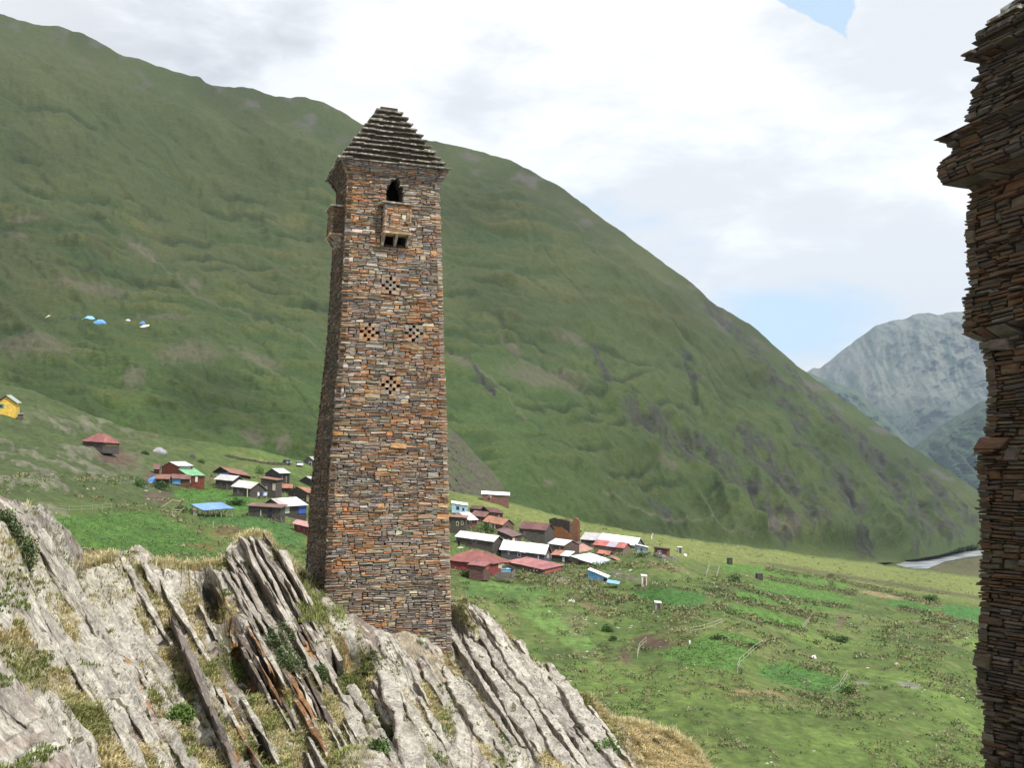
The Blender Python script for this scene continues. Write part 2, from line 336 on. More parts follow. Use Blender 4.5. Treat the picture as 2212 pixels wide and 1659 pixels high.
    m = sst(-0.05, 0.5, fbm(px / 90, py / 60, 4, 47)) * sst(700, 900, py); C = lerpc(C, (0.040, 0.066, 0.022), m * 0.5)
    C = lerpc(C * np.array([0.76, 0.82, 0.69]), (0.022, 0.036, 0.014), cr * 0.5); C = C * (1 - 0.22 * sst(-0.1, 0.5, fbm(px / 380, py / 260, 2, 131)))[..., None]  # crease shade and broad cloud-shadow patches painted in as darker grass
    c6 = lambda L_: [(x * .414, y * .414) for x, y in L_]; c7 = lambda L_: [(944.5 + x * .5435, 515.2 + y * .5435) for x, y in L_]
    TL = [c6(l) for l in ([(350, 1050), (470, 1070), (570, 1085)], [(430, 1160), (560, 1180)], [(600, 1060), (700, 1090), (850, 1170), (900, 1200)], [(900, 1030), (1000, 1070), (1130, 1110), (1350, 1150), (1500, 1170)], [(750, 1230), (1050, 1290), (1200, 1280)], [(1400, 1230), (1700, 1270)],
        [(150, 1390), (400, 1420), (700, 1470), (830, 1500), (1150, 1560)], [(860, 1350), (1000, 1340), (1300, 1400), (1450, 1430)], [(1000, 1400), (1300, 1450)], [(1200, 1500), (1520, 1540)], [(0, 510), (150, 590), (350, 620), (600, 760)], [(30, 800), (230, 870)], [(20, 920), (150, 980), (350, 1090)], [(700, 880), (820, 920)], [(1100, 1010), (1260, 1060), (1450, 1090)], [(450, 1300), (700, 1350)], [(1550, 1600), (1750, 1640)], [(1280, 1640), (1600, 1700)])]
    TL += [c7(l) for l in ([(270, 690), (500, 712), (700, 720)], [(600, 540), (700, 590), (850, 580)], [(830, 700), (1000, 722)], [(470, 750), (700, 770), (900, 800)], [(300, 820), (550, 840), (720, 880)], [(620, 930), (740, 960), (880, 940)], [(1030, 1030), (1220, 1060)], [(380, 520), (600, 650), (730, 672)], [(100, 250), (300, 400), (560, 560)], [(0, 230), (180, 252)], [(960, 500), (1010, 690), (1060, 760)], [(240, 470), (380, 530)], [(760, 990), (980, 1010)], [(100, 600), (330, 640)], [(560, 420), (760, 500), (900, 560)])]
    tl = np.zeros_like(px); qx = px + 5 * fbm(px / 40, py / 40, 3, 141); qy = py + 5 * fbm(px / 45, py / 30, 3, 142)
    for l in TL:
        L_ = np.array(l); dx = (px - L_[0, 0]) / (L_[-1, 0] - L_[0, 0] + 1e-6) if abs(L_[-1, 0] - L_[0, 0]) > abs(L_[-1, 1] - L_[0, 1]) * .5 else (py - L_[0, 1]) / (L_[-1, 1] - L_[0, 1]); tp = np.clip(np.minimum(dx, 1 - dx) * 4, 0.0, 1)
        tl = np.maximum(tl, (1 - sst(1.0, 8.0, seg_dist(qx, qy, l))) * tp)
    p = p - (tl * 0.0034 * Y)[..., None] * np.array([0.22, -0.62, 0.75]); C = lerpc(C, (0.018, 0.030, 0.012), tl * 0.8); C = lerpc(C, (0.062, 0.068, 0.026), sst(0, 1, np.roll(tl, 5, 0)) * (1 - tl) * 0.35 * sst(0.1, 0.6, np.roll(tl, 5, 0)))  # terrace shadows painted as dark lines with a lighter strip below each
    # grey summit scree and dark rock ribs
    m = sst(0.15, 0.8, fbm(px / 60, py / 30, 4, 50)) * (1 - sst(20, 110, py - ysky[None])); C = lerpc(C, (0.075, 0.068, 0.066), m * 0.7)
    rib = np.zeros_like(px)
    for pts, w in [([(1530, 665), (1600, 740), (1640, 800)], 16), ([(1620, 790), (1690, 890), (1720, 940)], 20), ([(1700, 800), (1760, 900), (1800, 960)], 14), ([(1360, 910), (1440, 960), (1530, 1010), (1590, 1060)], 30),
                   ([(1590, 960), (1690, 1060), (1760, 1150)], 26), ([(1760, 880), (1850, 990), (1930, 1090), (1985, 1180)], 22), ([(1840, 960), (1960, 1080), (2050, 1170)], 20), ([(1280, 760), (1310, 830)], 9),
                   ([(1460, 790), (1490, 850)], 10), ([(1720, 980), (1820, 1100), (1870, 1190)], 24), ([(1000, 800), (1060, 870)], 8), ([(1560, 1010), (1660, 1130), (1700, 1165)], 20), ([(1400, 1080), (1450, 1120)], 12), ([(1960, 1010), (2090, 1140)], 14)]:
        d = seg_dist(px, py, pts); rib = np.maximum(rib, 1 - sst(w * 0.35, w * 1.5, d))
    rn = sst(0.24, 0.50, ridged(u3 / 90, v3 / 15, 4, 60) * 0.6 + (rib - 0.5) * 1.1)
    rib = rib * rn * sst(-0.45, 0.15, fbm(u3 / 34, v3 / 10, 3, 62)); p = p + (rib * (ridged(u3 / 60, v3 / 11, 3, 63) * 0.0035 - 0.002) * Y)[..., None] * np.array([0.22, -0.62, 0.75]); C = lerpc(C, (0.036, 0.036, 0.033), rib * 0.85)
    soil = np.zeros_like(px)
    for cx, cy, rx, ry, an in [(1165, 835, 110, 30, 10), (985, 800, 40, 12, 38), (1100, 770, 40, 10, 30), (1230, 745, 45, 14, 15), (560, 785, 60, 16, 25), (300, 540, 45, 14, 35), (325, 560, 25, 8, 55), (420, 625, 22, 12, 50), (205, 630, 110, 16, 4),
                               (60, 482, 50, 7, 8), (40, 515, 30, 9, 20), (350, 690, 75, 7, 8), (80, 745, 110, 26, 6), (410, 770, 90, 26, 0), (290, 815, 30, 24, 0), (720, 735, 60, 7, 38), (545, 950, 34, 26, 30), (610, 965, 24, 22, 40),
                               (1430, 1030, 30, 10, 35), (985, 985, 18, 30, 0), (1660, 1140, 80, 12, 20), (1540, 700, 20, 5, 40), (420, 1000, 60, 5, 6), (1180, 1060, 15, 10, 0)]:
        a = math.radians(an); dx = (px - cx) * math.cos(a) + (py - cy) * math.sin(a); dy = -(px - cx) * math.sin(a) + (py - cy) * math.cos(a)
        soil = np.maximum(soil, 1 - sst(0.35, 1.1, np.hypot(dx / rx, dy / ry) - 0.35 * fbm(px / 14, py / 9, 3, 66)))
    C = lerpc(C, (0.100, 0.082, 0.066), soil * 0.48)
    for pts in ([(260, 515), (330, 570), (420, 645), (600, 705), (690, 770)], [(495, 755), (560, 790), (620, 835)], [(965, 780), (1080, 860), (1130, 930)], [(1560, 1175), (1700, 1200), (1900, 1216)], [(1300, 1075), (1420, 1120), (1620, 1170)]):
        C = lerpc(C, (0.115, 0.105, 0.075), (1 - sst(1.0, 3.5, seg_dist(px + 6 * fbm(px / 30, py / 30, 2, 5), py, pts))) * 0.35)
    # mountain-foot meadow with sunlight painted in, and reddish river flat
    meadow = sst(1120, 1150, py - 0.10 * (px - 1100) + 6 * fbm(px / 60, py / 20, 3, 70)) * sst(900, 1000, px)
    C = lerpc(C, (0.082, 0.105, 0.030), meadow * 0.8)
    fl = ipoly(px, py, [(1930, 1222), (2000, 1205), (2121, 1192), (2500, 1180), (2500, 1290), (2000, 1260)]).astype(float); C = lerpc(C, (0.115, 0.088, 0.052), fl * (0.5 + 0.3 * fbm(px / 20, py / 5, 2, 8)))
    C = C * (1 + 0.10 * fbm(px / 7, py / 5, 2, 80))[..., None]
    # back of the mountain
    bk = []; cb = []
    for k, (dy, dz) in enumerate([(60, -12), (260, -120), (800, -520)]):
        q = p[0] + np.stack([0 * xs, 0 * xs + dy, 0 * xs + dz], -1); bk.append(q); cb.append(C[0])
    V = np.concatenate([np.stack(bk[::-1]), p]).reshape(-1, 3); CC = np.concatenate([np.stack(cb[::-1]), C]).reshape(-1, 3)
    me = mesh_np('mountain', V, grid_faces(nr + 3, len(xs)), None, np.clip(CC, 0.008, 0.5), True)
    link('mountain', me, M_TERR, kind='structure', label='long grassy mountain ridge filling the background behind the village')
    return p, px, py
MP, MPX, MPY = build_mountain()
MSP = PROJ(MP)
def on_mountain(x, y):
    i = np.argmin(((MSP - [x, y]) ** 2).sum(-1)); return MP.reshape(-1, 3)[i].copy()

# river on the flat beyond the mountain's foot
def river():
    up = np.array([(1936, 1220), (1960, 1212), (2000, 1204), (2050, 1198), (2090, 1192), (2121, 1189), (2220, 1178), (2400, 1168)], float)
    lo = np.array([(1940, 1222), (1975, 1229), (2004, 1229), (2040, 1214), (2080, 1206), (2121, 1200), (2220, 1190), (2400, 1180)], float)
    n = 60; s = np.linspace(0, 1, n); R = []
    for a in np.linspace(0, 1, 5):
        q = np.stack([np.interp(s * 7, np.arange(8), up[:, i] * (1 - a) + lo[:, i] * a) for i in (0, 1)], -1)
        q[:, 1] += 0.6 * np.sin(s * 30 + a * 3) * min(a, 1 - a) * 2
        z = -73.2; Y = z / ((SP + (829.5 - q[:, 1]) / F * CP) / (CP - (829.5 - q[:, 1]) / F * SP)); R.append(P(q[:, 0], q[:, 1], Y))
    me = mesh_np('river', np.concatenate(R), grid_faces(5, n), None, None, True)
    link('river', me, M_WATER, kind='structure', label='grey glacial river bending round the foot of the mountain')
river()

# far mountains down the valley
def far_layer(name, label, sky, Ytop, Ybot, bot, color_fn, relief, nx=220, nr=140):
    sky = np.array(sky, float); xs = np.linspace(sky[0, 0], sky[-1, 0], nx); ys = np.interp(xs, sky[:, 0], sky[:, 1]) + 1.6 * fbm(xs / 20, xs * 0, 3, 9)
    t = np.linspace(0, 1, nr); py = ys[None] + (bot - ys[None]) * t[:, None]; px = np.tile(xs, (nr, 1))
    Y = Ytop + (Ybot - Ytop) * t[:, None] ** 0.8 + 0 * px; p = P(px, py, Y); h = relief(px, py) * sst(0, 25, py - ys[None])
    p[..., 1] -= h * Y; p[..., 0] -= h * Y * 0.15
    C = color_fn(px, py, h)
    b = p[0] + np.array([0, 1500, -900]); V = np.concatenate([b[None], p]).reshape(-1, 3); CC = np.concatenate([C[:1], C]).reshape(-1, 3)
    link(name, mesh_np(name, V, grid_faces(nr + 1, nx), None, CC, True), M_FAR, kind='structure', label=label)
def rel_far(px, py):
    a = math.radians(74) - (px - 1950) * 0.0012; u = px * np.cos(a) + py * np.sin(a); v = -(px - 1950) * np.sin(a) + py * np.cos(a) * 0.9
    return 0.012 * ridged(u / 220, v / 34, 5, 71, 0.55) + 0.012 * fbm(px / 120, py / 120, 3, 3)
def col_far(px, py, h):
    C = np.tile([0.036, 0.056, 0.036], px.shape + (1,)); m = sst(0.35, 1.1, ridged((px * .3 + py * .95) / 120, (px - .34 * py) / 16, 5, 90, 0.6)) * (1 - sst(850, 930, py))
    C = lerpc(C, (0.13, 0.13, 0.11), m * 0.75); return lerpc(C, (0.03, 0.045, 0.03), sst(830, 960, py) * 0.8)
far_layer('far_mountain', 'distant hazy blue mountain with pale rocky gullies above the valley mouth', [(1500, 900), (1700, 830), (1745, 803), (1758, 794), (1772, 795), (1800, 772), (1850, 733), (1890, 705), (1920, 694), (1948, 690), (1975, 680), (2003, 675), (2030, 680), (2060, 674), (2120, 667), (2250, 655), (2500, 640), (2900, 700)],
          10500, 7500, 1150, col_far, rel_far, 560, 300)
far_layer('far_shoulder', 'dim green shoulder dropping into the valley in front of the far mountain', [(1600, 760), (1700, 790), (1745, 804), (1790, 822), (1850, 842), (1880, 870), (1920, 910), (1960, 952), (1985, 985), (2050, 1060), (2100, 1100)], 7300, 6000, 1180,
          lambda px, py, h: lerpc(np.tile([0.05, 0.075, 0.04], px.shape + (1,)), (0.03, 0.05, 0.03), sst(-0.2, 0.4, fbm(px / 25, py / 25, 3, 5))), lambda px, py: 0.012 * ridged((px + py) / 100, (px - py) / 60, 4, 33), 300, 200)
def col_forest(px, py, h):
    return lerpc(np.tile([0.022, 0.042, 0.02], px.shape + (1,)), (0.045, 0.065, 0.03), sst(0.0, 0.6, fbm(px / 14, py / 10, 4, 6)))
far_layer('forest_hill', 'dark wooded hillside rising at the right of the valley mouth', [(1900, 1030), (1972, 968), (2000, 945), (2035, 918), (2075, 895), (2110, 873), (2135, 862), (2250, 800), (2400, 720), (2700, 600), (3200, 500)], 5500, 4400, 1210,
          col_forest, lambda px, py: 0.016 * ridged((px + py) / 160, (px - py) / 50, 4, 35) + 0.0035 * fbm(px / 6, py / 6, 2, 4), 400, 220)

# ------------------------------------------------------------ near ground: village slope and fields
TOPN = np.array([(-900, 560), (-300, 735), (0, 828), (60, 840), (130, 868), (260, 922), (400, 948), (560, 972), (700, 1010), (860, 1040), (970, 1060), (1100, 1085), (1260, 1128), (1400, 1152), (1500, 1166), (1700, 1192), (1850, 1212), (1940, 1224), (2006, 1232), (2121, 1248), (2500, 1300), (3100, 1360)], float)
RN = RBF([(-900, 560, 300), (-300, 735, 290), (0, 828, 290), (130, 868, 285), (260, 922, 290), (400, 948, 300), (560, 972, 325), (700, 1010, 330), (970, 1060, 340), (1100, 1085, 350), (1260, 1128, 400), (1500, 1166, 520), (1700, 1192, 640), (1940, 1224, 800), (2121, 1248, 850), (2500, 1300, 880), (3100, 1360, 900),
    (400, 1030, 235), (600, 1080, 220), (450, 1110, 190), (300, 1000, 235), (1070, 1085, 330), (1100, 1200, 240), (1250, 1230, 235), (1300, 1190, 270), (1450, 1200, 275), (1300, 1270, 215), (1130, 1130, 290), (1600, 1240, 300), (1700, 1300, 250), (2000, 1290, 400), (2100, 1320, 330),
    (1400, 1300, 200), (1400, 1400, 150), (1700, 1400, 165), (2000, 1400, 190), (2100, 1500, 150), (1700, 1550, 115), (2000, 1659, 100), (1500, 1659, 95), (1200, 1400, 150), (1200, 1500, 118), (15, 890, 235),
    (0, 950, 200), (0, 1050, 150), (200, 1150, 140), (400, 1180, 150), (550, 1150, 165), (0, 1250, 100), (600, 1350, 105), (900, 1300, 170), (900, 1500, 105), (1100, 1800, 72), (0, 1700, 58), (2000, 1850, 75), (2900, 1659, 110), (2900, 1400, 210), (-900, 1000, 170), (-900, 1500, 80), (3100, 1900, 70)], 1e-4)
def gY(x, y): return float(RN(np.array([float(x)]), np.array([float(y)]))[0])
def G(x, y, dz=0.0):
    q = P(x, y, gY(x, y)); q[2] += dz; return q
PLOTS = [  # green garden plots: outline, colour, row spacing
    ([(110, 1120), (330, 1105), (480, 1180), (470, 1200), (250, 1190), (150, 1185)], (0.048, 0.115, 0.020), 5), ([(420, 1118), (560, 1112), (660, 1150), (655, 1185), (560, 1165)], (0.042, 0.110, 0.024), 0), ([(370, 1060), (480, 1050), (520, 1080), (400, 1090)], (0.055, 0.135, 0.022), 0), ([(390, 1055), (545, 1078), (540, 1110), (400, 1100)], (0.050, 0.13, 0.022), 0),
    ([(1365, 1285), (1420, 1268), (1520, 1285), (1523, 1300), (1500, 1320), (1420, 1310), (1360, 1295)], (0.040, 0.125, 0.024), 4),
    ([(1560, 1215), (1680, 1225), (1830, 1262), (1840, 1275), (1700, 1250), (1560, 1232)], (0.070, 0.160, 0.026), 0), ([(1650, 1250), (1780, 1270), (1830, 1290), (1750, 1285), (1640, 1262)], (0.070, 0.160, 0.026), 4), ([(1600, 1262), (1840, 1295), (1843, 1318), (1780, 1320), (1590, 1290)], (0.066, 0.165, 0.026), 4),
    ([(1570, 1308), (1640, 1315), (1740, 1345), (1735, 1360), (1660, 1350), (1560, 1322)], (0.070, 0.16, 0.026), 0), ([(1912, 1295), (1960, 1295), (2030, 1312), (2010, 1325), (1930, 1312)], (0.050, 0.145, 0.028), 0), ([(2015, 1305), (2121, 1315), (2121, 1350), (2060, 1340)], (0.045, 0.140, 0.03), 0), ([(2040, 1310), (2300, 1330), (2300, 1370), (2060, 1340)], (0.045, 0.140, 0.03), 0),
    ([(1640, 1440), (1700, 1432), (1800, 1465), (1832, 1470), (1830, 1500), (1790, 1500), (1700, 1480), (1640, 1460)], (0.050, 0.130, 0.028), 4),
    ([(1430, 1410), (1560, 1365), (1640, 1385), (1600, 1440), (1560, 1455), (1430, 1420)], (0.068, 0.150, 0.030), 0), ([(1130, 1290), (1230, 1330), (1310, 1420), (1230, 1400), (1120, 1320)], (0.085, 0.165, 0.035), 0), ([(985, 1245), (1080, 1260), (1200, 1275), (1150, 1300), (1010, 1290)], (0.070, 0.145, 0.032), 0)]
BARE = [(1408, 1388, 50, 18, 8, (0.075, 0.045, 0.032)), (1352, 1418, 14, 16, 60, (0.10, 0.07, 0.045)), (250, 985, 60, 22, 20, (0.085, 0.058, 0.045)), (330, 1030, 20, 30, 60, (0.085, 0.062, 0.048)), (340, 1075, 40, 16, 10, (0.085, 0.06, 0.045)), (1200, 1250, 50, 9, 15, (0.11, 0.10, 0.08)), (1350, 1245, 50, 8, 18, (0.11, 0.10, 0.08)),
        (1900, 1285, 70, 6, 10, (0.22, 0.17, 0.09)), (1990, 1300, 60, 6, 12, (0.20, 0.15, 0.08)), (1960, 1480, 30, 8, 10, (0.16, 0.16, 0.13)), (1860, 1475, 20, 5, 10, (0.16, 0.16, 0.13)), (1470, 1390, 30, 12, 0, (0.115, 0.075, 0.035)), (1820, 1340, 14, 25, 30, (0.10, 0.085, 0.05)), (440, 1180, 50, 10, 5, (0.13, 0.085, 0.04)), (1660, 1500, 90, 8, 8, (0.15, 0.12, 0.06)),
        (215, 1200, 60, 14, 0, (0.14, 0.09, 0.04)), (500, 1150, 60, 14, 10, (0.12, 0.085, 0.035)), (1440, 1225, 70, 10, 10, (0.11, 0.10, 0.045)), (1280, 1315, 60, 10, 30, (0.105, 0.09, 0.045)), (1700, 1290, 220, 5, 10, (0.05, 0.06, 0.028)), (1540, 1280, 30, 14, 0, (0.06, 0.085, 0.03)), (1240, 1345, 26, 40, -50, (0.11, 0.12, 0.05))]
HEDGES = [[(1288 + x * .3882, 1116.3 + y * .3882) for x, y in L_] for L_ in ([(640, 490), (860, 575), (1150, 640)], [(640, 440), (900, 490), (1190, 560)], [(950, 300), (1250, 345)], [(960, 345), (1280, 410), (1440, 425)], [(800, 395), (1000, 460), (1400, 510)], [(150, 455), (450, 520), (590, 510)], [(1120, 985), (1310, 1040), (1440, 960)], [(700, 690), (870, 740), (990, 690)], [(1690, 510), (1900, 560), (2150, 620)], [(1290, 340), (1700, 440), (1900, 500)], [(0, 420), (150, 470)], [(1290, 345), (1330, 420), (1440, 430)])]
def build_ground():
    xs = np.concatenate([np.linspace(-900, -20, 60), np.linspace(-16, 2180, 860), np.linspace(2190, 3100, 50)]); nr = 310
    top = np.interp(xs, TOPN[:, 0], TOPN[:, 1]) + 2.0 * fbm(xs / 40, xs * 0, 3, 15)
    t = np.linspace(0, 1, nr) ** 1.1; bot = 1900.0
    py = top[None] + (bot - top[None]) * t[:, None]; px = np.tile(xs, (nr, 1)); Y = RN(px, py); p = P(px, py, Y)
    X, YY = p[..., 0], p[..., 1]
    big = fbm(X / 40, YY / 60, 3, 3); sm = fbm(X / 6, YY / 9, 4, 12)
    left = 1 - sst(150, 420, px + (py - 950) * 0.2)
    out = ridged(X / 22 + YY / 60, YY / 30 - X / 60, 4, 18)
    e = sst(0, 14, py - top[None])
    h = e * (0.9 * big * sst(1060, 1000, py) + 0.22 * sm + left * 1.3 * np.maximum(out - 1.05, 0))
    p[..., 2] += h * np.clip(YY / 200, 0.5, 1.3)
    C = np.tile([0.072, 0.108, 0.026], px.shape + (1,))
    C = lerpc(C, (0.052, 0.082, 0.022), sst(-0.1, 0.7, fbm(X / 16, YY / 30, 4, 23)) * 0.8)
    C = lerpc(C, (0.118, 0.128, 0.045), sst(0.0, 0.7, fbm(X / 9 + 4, YY / 20, 4, 26)) * 0.6)
    C = lerpc(C, (0.105, 0.155, 0.036), sst(0.0, 0.6, fbm(X / 30, YY / 50, 3, 29)) * sst(1300, 1380, py) * 0.8)
    # left slope darker rough pasture with rock outcrops
    for pts in HEDGES: C = lerpc(C, (0.050, 0.062, 0.024), (1 - sst(2, 6, seg_dist(px, py, pts))) * 0.75)
    L = 1 - sst(250, 600, px); L = L * sst(1130, 1060, py); C = lerpc(C, (0.046, 0.064, 0.023), L * 0.9)
    C = lerpc(C, (0.165, 0.150, 0.120), left * sst(1.05, 1.35, out + 0.35 * fbm(px / 20, py / 20, 2, 4)) * sst(880, 930, py) * (1 - sst(1100, 1150, py)) * 0.55)
    # terrace strip beyond the village, its sunlight painted as yellower grass
    band = sst(0, 6, py - top[None]) * (1 - sst(30, 52, py - top[None] - 0.02 * (px - 1260))) * sst(940, 1040, px)
    C = lerpc(C, (0.150, 0.170, 0.050), band * 0.75)
    band2 = (1 - sst(2, 7, np.abs(py - np.interp(px, [1300, 1676, 1850, 2118, 3000], [1180, 1222, 1250, 1293, 1420])))) * sst(1560, 1700, px)
    C = lerpc(C, (0.070, 0.060, 0.035), band2 * 0.75)
    for pts, w in [([(1330, 1280), (1480, 1330), (1600, 1345), (1735, 1372)], 5), ([(1640, 1300), (1850, 1332), (2121, 1370)], 5), ([(1150, 1290), (1240, 1400), (1300, 1440)], 7), ([(1620, 1490), (1660, 1520), (1830, 1535)], 4), ([(1740, 1345), (1900, 1360), (2100, 1400)], 4)]:
        C = lerpc(C, (0.110, 0.135, 0.045), (1 - sst(w * .5, w * 1.3, seg_dist(px, py, pts))) * 0.8)
    jx = px + 3 * fbm(X / 5, YY / 8, 3, 31); jy = py + 1.1 * fbm(X / 5 + 9, YY / 8, 3, 32)
    for poly, c, rows in PLOTS:
        m = ipoly(jx, jy, poly).astype(float)
        cc = np.array(c) * np.array([1.08, 0.94, 1.1])
        if rows:
            r = 0.5 + 0.5 * np.sin((py + 0.18 * px) * 2 * np.pi / rows); C = lerpc(C, cc * 0.86, m * 0.85); C = lerpc(C, cc * 1.1, m * r * 0.7)
        else: C = lerpc(C, cc, m * 0.92)
    for cx, cy, rx, ry, an, c in BARE:
        a = math.radians(an); dx = (px - cx) * math.cos(a) + (py - cy) * math.sin(a); dy = -(px - cx) * math.sin(a) + (py - cy) * math.cos(a)
        C = lerpc(C, c, (1 - sst(0.4, 1.1, np.hypot(dx / rx, dy / ry) - 0.4 * fbm(X / 3, YY / 5, 3, 36))) * 0.9)
    C = C * (1 + 0.28 * fbm(X / 1.6, YY / 3.2, 3, 80))[..., None]
    bk = p[0] + np.stack([0 * xs, 0 * xs + 20, 0 * xs - 10], -1); b2 = p[0] + np.stack([0 * xs, 0 * xs + 80, 0 * xs - 80], -1)
    V = np.concatenate([np.stack([b2, bk]), p]).reshape(-1, 3); CC = np.concatenate([np.stack([C[0], C[0]]), C]).reshape(-1, 3)
    link('ground', mesh_np('ground', V, grid_faces(nr + 2, len(xs)), None, np.clip(CC, 0.008, 0.6), True), M_GROUND, kind='structure', label='green village terrace, garden plots and rough pasture below the tower')
    return p, px, py
GP, GPX, GPY = build_ground()
# dark rocky knoll rising right behind the tower
def knoll():
    sky = np.array([(820, 985), (900, 915), (940, 912), (968, 922), (1000, 950), (1030, 985), (1060, 1015), (1085, 1045), (1100, 1085)], float); xs = np.linspace(820, 1100, 120); nr = 80
    ys = np.interp(xs, sky[:, 0], sky[:, 1]) + 2 * fbm(xs / 12, xs * 0, 3, 3); t = np.linspace(0, 1, nr); py = ys[None] + (1110 - ys[None]) * t[:, None]; px = np.tile(xs, (nr, 1))
    p = P(px, py, 430 - 75 * t[:, None] + 0 * px); r = ridged((px * .5 + py) / 60, (px * .9 - py * .5) / 22, 4, 3) + 0.8 * fbm(px / 9, py / 7, 3, 8); p[..., 1] -= 1.2 * r * sst(0, .1, t)[:, None]
    C = lerpc(np.tile([0.062, 0.080, 0.034], px.shape + (1,)), (0.070, 0.064, 0.048), sst(0.1, 1.4, r + fbm(px / 22, py / 22, 3, 2))); b = p[0] + np.array([0, 30, -25])
    link('rocky_knoll', mesh_np('rocky_knoll', np.concatenate([b[None], p]).reshape(-1, 3), grid_faces(nr + 1, 120), None, np.concatenate([C[:1], C]).reshape(-1, 3), False), M_TERR, kind='structure', label='dark rocky knoll on the slope just right of the tower')
knoll()

# ------------------------------------------------------------ rocky ridge in the foreground
CREST = np.array([(-700, 880), (-500, 900), (-200, 990), (0, 1072), (23, 1087), (45, 1091), (91, 1106), (112, 1128), (133, 1144), (160, 1178), (176, 1206), (195, 1214), (235, 1203), (260, 1200), (303, 1192), (330, 1208), (345, 1220), (428, 1220), (474, 1214), (493, 1184), (515, 1162), (545, 1152), (575, 1152), (605, 1185), (640, 1222), (672, 1252), (700, 1280), (720, 1292),
    (960, 1298), (1000, 1298), (1020, 1312), (1045, 1320), (1075, 1348), (1100, 1370), (1128, 1398), (1150, 1425), (1185, 1436), (1212, 1468), (1240, 1500), (1270, 1500), (1295, 1520), (1318, 1556), (1400, 1568), (1450, 1588), (1500, 1628), (1530, 1662), (1620, 1725), (1800, 1790), (1950, 1830), (2150, 1770), (2300, 1730), (2700, 1620), (3200, 1500)], float)
RR = RBF([(-700, 880, 17), (-200, 990, 19.5), (0, 1072, 22.5), (91, 1106, 24), (176, 1206, 27), (303, 1192, 29.5), (428, 1220, 31), (520, 1160, 32), (605, 1185, 34), (665, 1250, 38.5), (690, 1282, 37.0), (708, 1298, 35.9), (770, 1340, 36.2), (840, 1374, 36.5), (900, 1380, 36.8), (950, 1408, 37.1), (978, 1432, 37.3),
    (840, 1338, 38.6), (950, 1360, 39.5), (720, 1292, 39.5), (850, 1298, 41), (980, 1298, 41), (1045, 1320, 40.5), (1128, 1398, 39), (1185, 1436, 38.5), (1240, 1500, 37), (1318, 1556, 36), (1530, 1662, 33), (1800, 1790, 26), (2150, 1770, 17), (2700, 1620, 15), (3200, 1500, 14),
    (0, 1250, 19), (0, 1400, 16.5), (0, 1659, 13.8), (200, 1350, 23.5), (200, 1659, 16), (400, 1350, 27.5), (400, 1500, 22.5), (430, 1659, 18.8), (600, 1400, 28.5), (620, 1659, 21), (750, 1450, 31), (820, 1659, 23), (950, 1520, 32.5), (1000, 1659, 26), (1150, 1550, 34), (1200, 1659, 29), (1400, 1659, 31),
    (0, 2100, 8.2), (700, 2100, 10), (1400, 2100, 13), (2100, 2100, 9.5), (2600, 2100, 8), (0, 3000, 2.6), (1100, 3000, 2.6), (2300, 3000, 2.6), (-700, 1659, 11), (-700, 3000, 2.6), (3200, 3000, 2.4), (3200, 2000, 8)], 1e-4)
def zone(px, py, L, jit=0):
    m = np.zeros(np.shape(px))
    for cx, cy, rx, ry, an in L:
        a = math.radians(an); dx = (px - cx) * math.cos(a) + (py - cy) * math.sin(a); dy = -(px - cx) * math.sin(a) + (py - cy) * math.cos(a)
        m = np.maximum(m, 1 - sst(0.55, 1.15, np.hypot(dx / rx, dy / ry) - jit))
    return m
GRASS_Z = [(60, 1400, 60, 16, 62), (130, 1500, 110, 30, 58), (230, 1600, 120, 34, 60), (330, 1655, 60, 30, 50), (150, 1330, 50, 14, 60), (70, 1215, 30, 10, 60), (330, 1290, 80, 18, 62), (370, 1380, 90, 24, 64), (400, 1500, 110, 20, 66), (440, 1620, 70, 26, 60), (215, 1222, 40, 10, 0), (390, 1226, 60, 10, 0), (480, 1222, 30, 14, -40),
    (545, 1158, 36, 12, -20), (600, 1190, 30, 10, 50), (560, 1330, 40, 12, 55), (590, 1560, 110, 34, 62), (690, 1600, 80, 38, 55), (650, 1480, 60, 22, 55), (690, 1330, 50, 16, 62), (715, 1380, 60, 16, 50), (770, 1450, 50, 16, 60), (700, 1270, 34, 14, 60), (640, 1250, 30, 8, 55), (860, 1520, 60, 16, 58), (900, 1620, 60, 20, 60),
    (1000, 1430, 40, 12, 60), (1040, 1500, 90, 14, 62), (960, 1560, 50, 16, 58), (1060, 1620, 60, 22, 60), (1130, 1500, 80, 8, 56), (1230, 1590, 60, 14, 50), (1450, 1640, 90, 36, 20), (1390, 1590, 50, 14, 10), (150, 1515, 210, 30, 41), (60, 1470, 80, 20, 50), (141, 1360, 64, 20, 55), (335, 1450, 180, 24, 74), (372, 1315, 70, 28, 25), (482, 1520, 150, 26, 66), (415, 1600, 56, 22, 20), (500, 1322, 44, 15, 10), (705, 1545, 110, 50, 55), (585, 1625, 80, 34, 20), (610, 1490, 50, 30, 50), (570, 1225, 40, 12, 60), (905, 1560, 70, 18, 60), (1180, 1540, 60, 9, 56), (1090, 1440, 60, 9, 58), (1290, 1560, 40, 10, 40), (1170, 1620, 60, 10, 55)]
DARK_Z = [(455, 1290, 26, 50, -20), (520, 1420, 40, 90, -25), (580, 1480, 30, 70, -28), (760, 1440, 50, 60, -30), (620, 1300, 20, 70, -28), (900, 1400, 22, 20, 0), (840, 1560, 26, 60, -25), (560, 1600, 20, 60, -25), (1060, 1400, 14, 50, -30)]
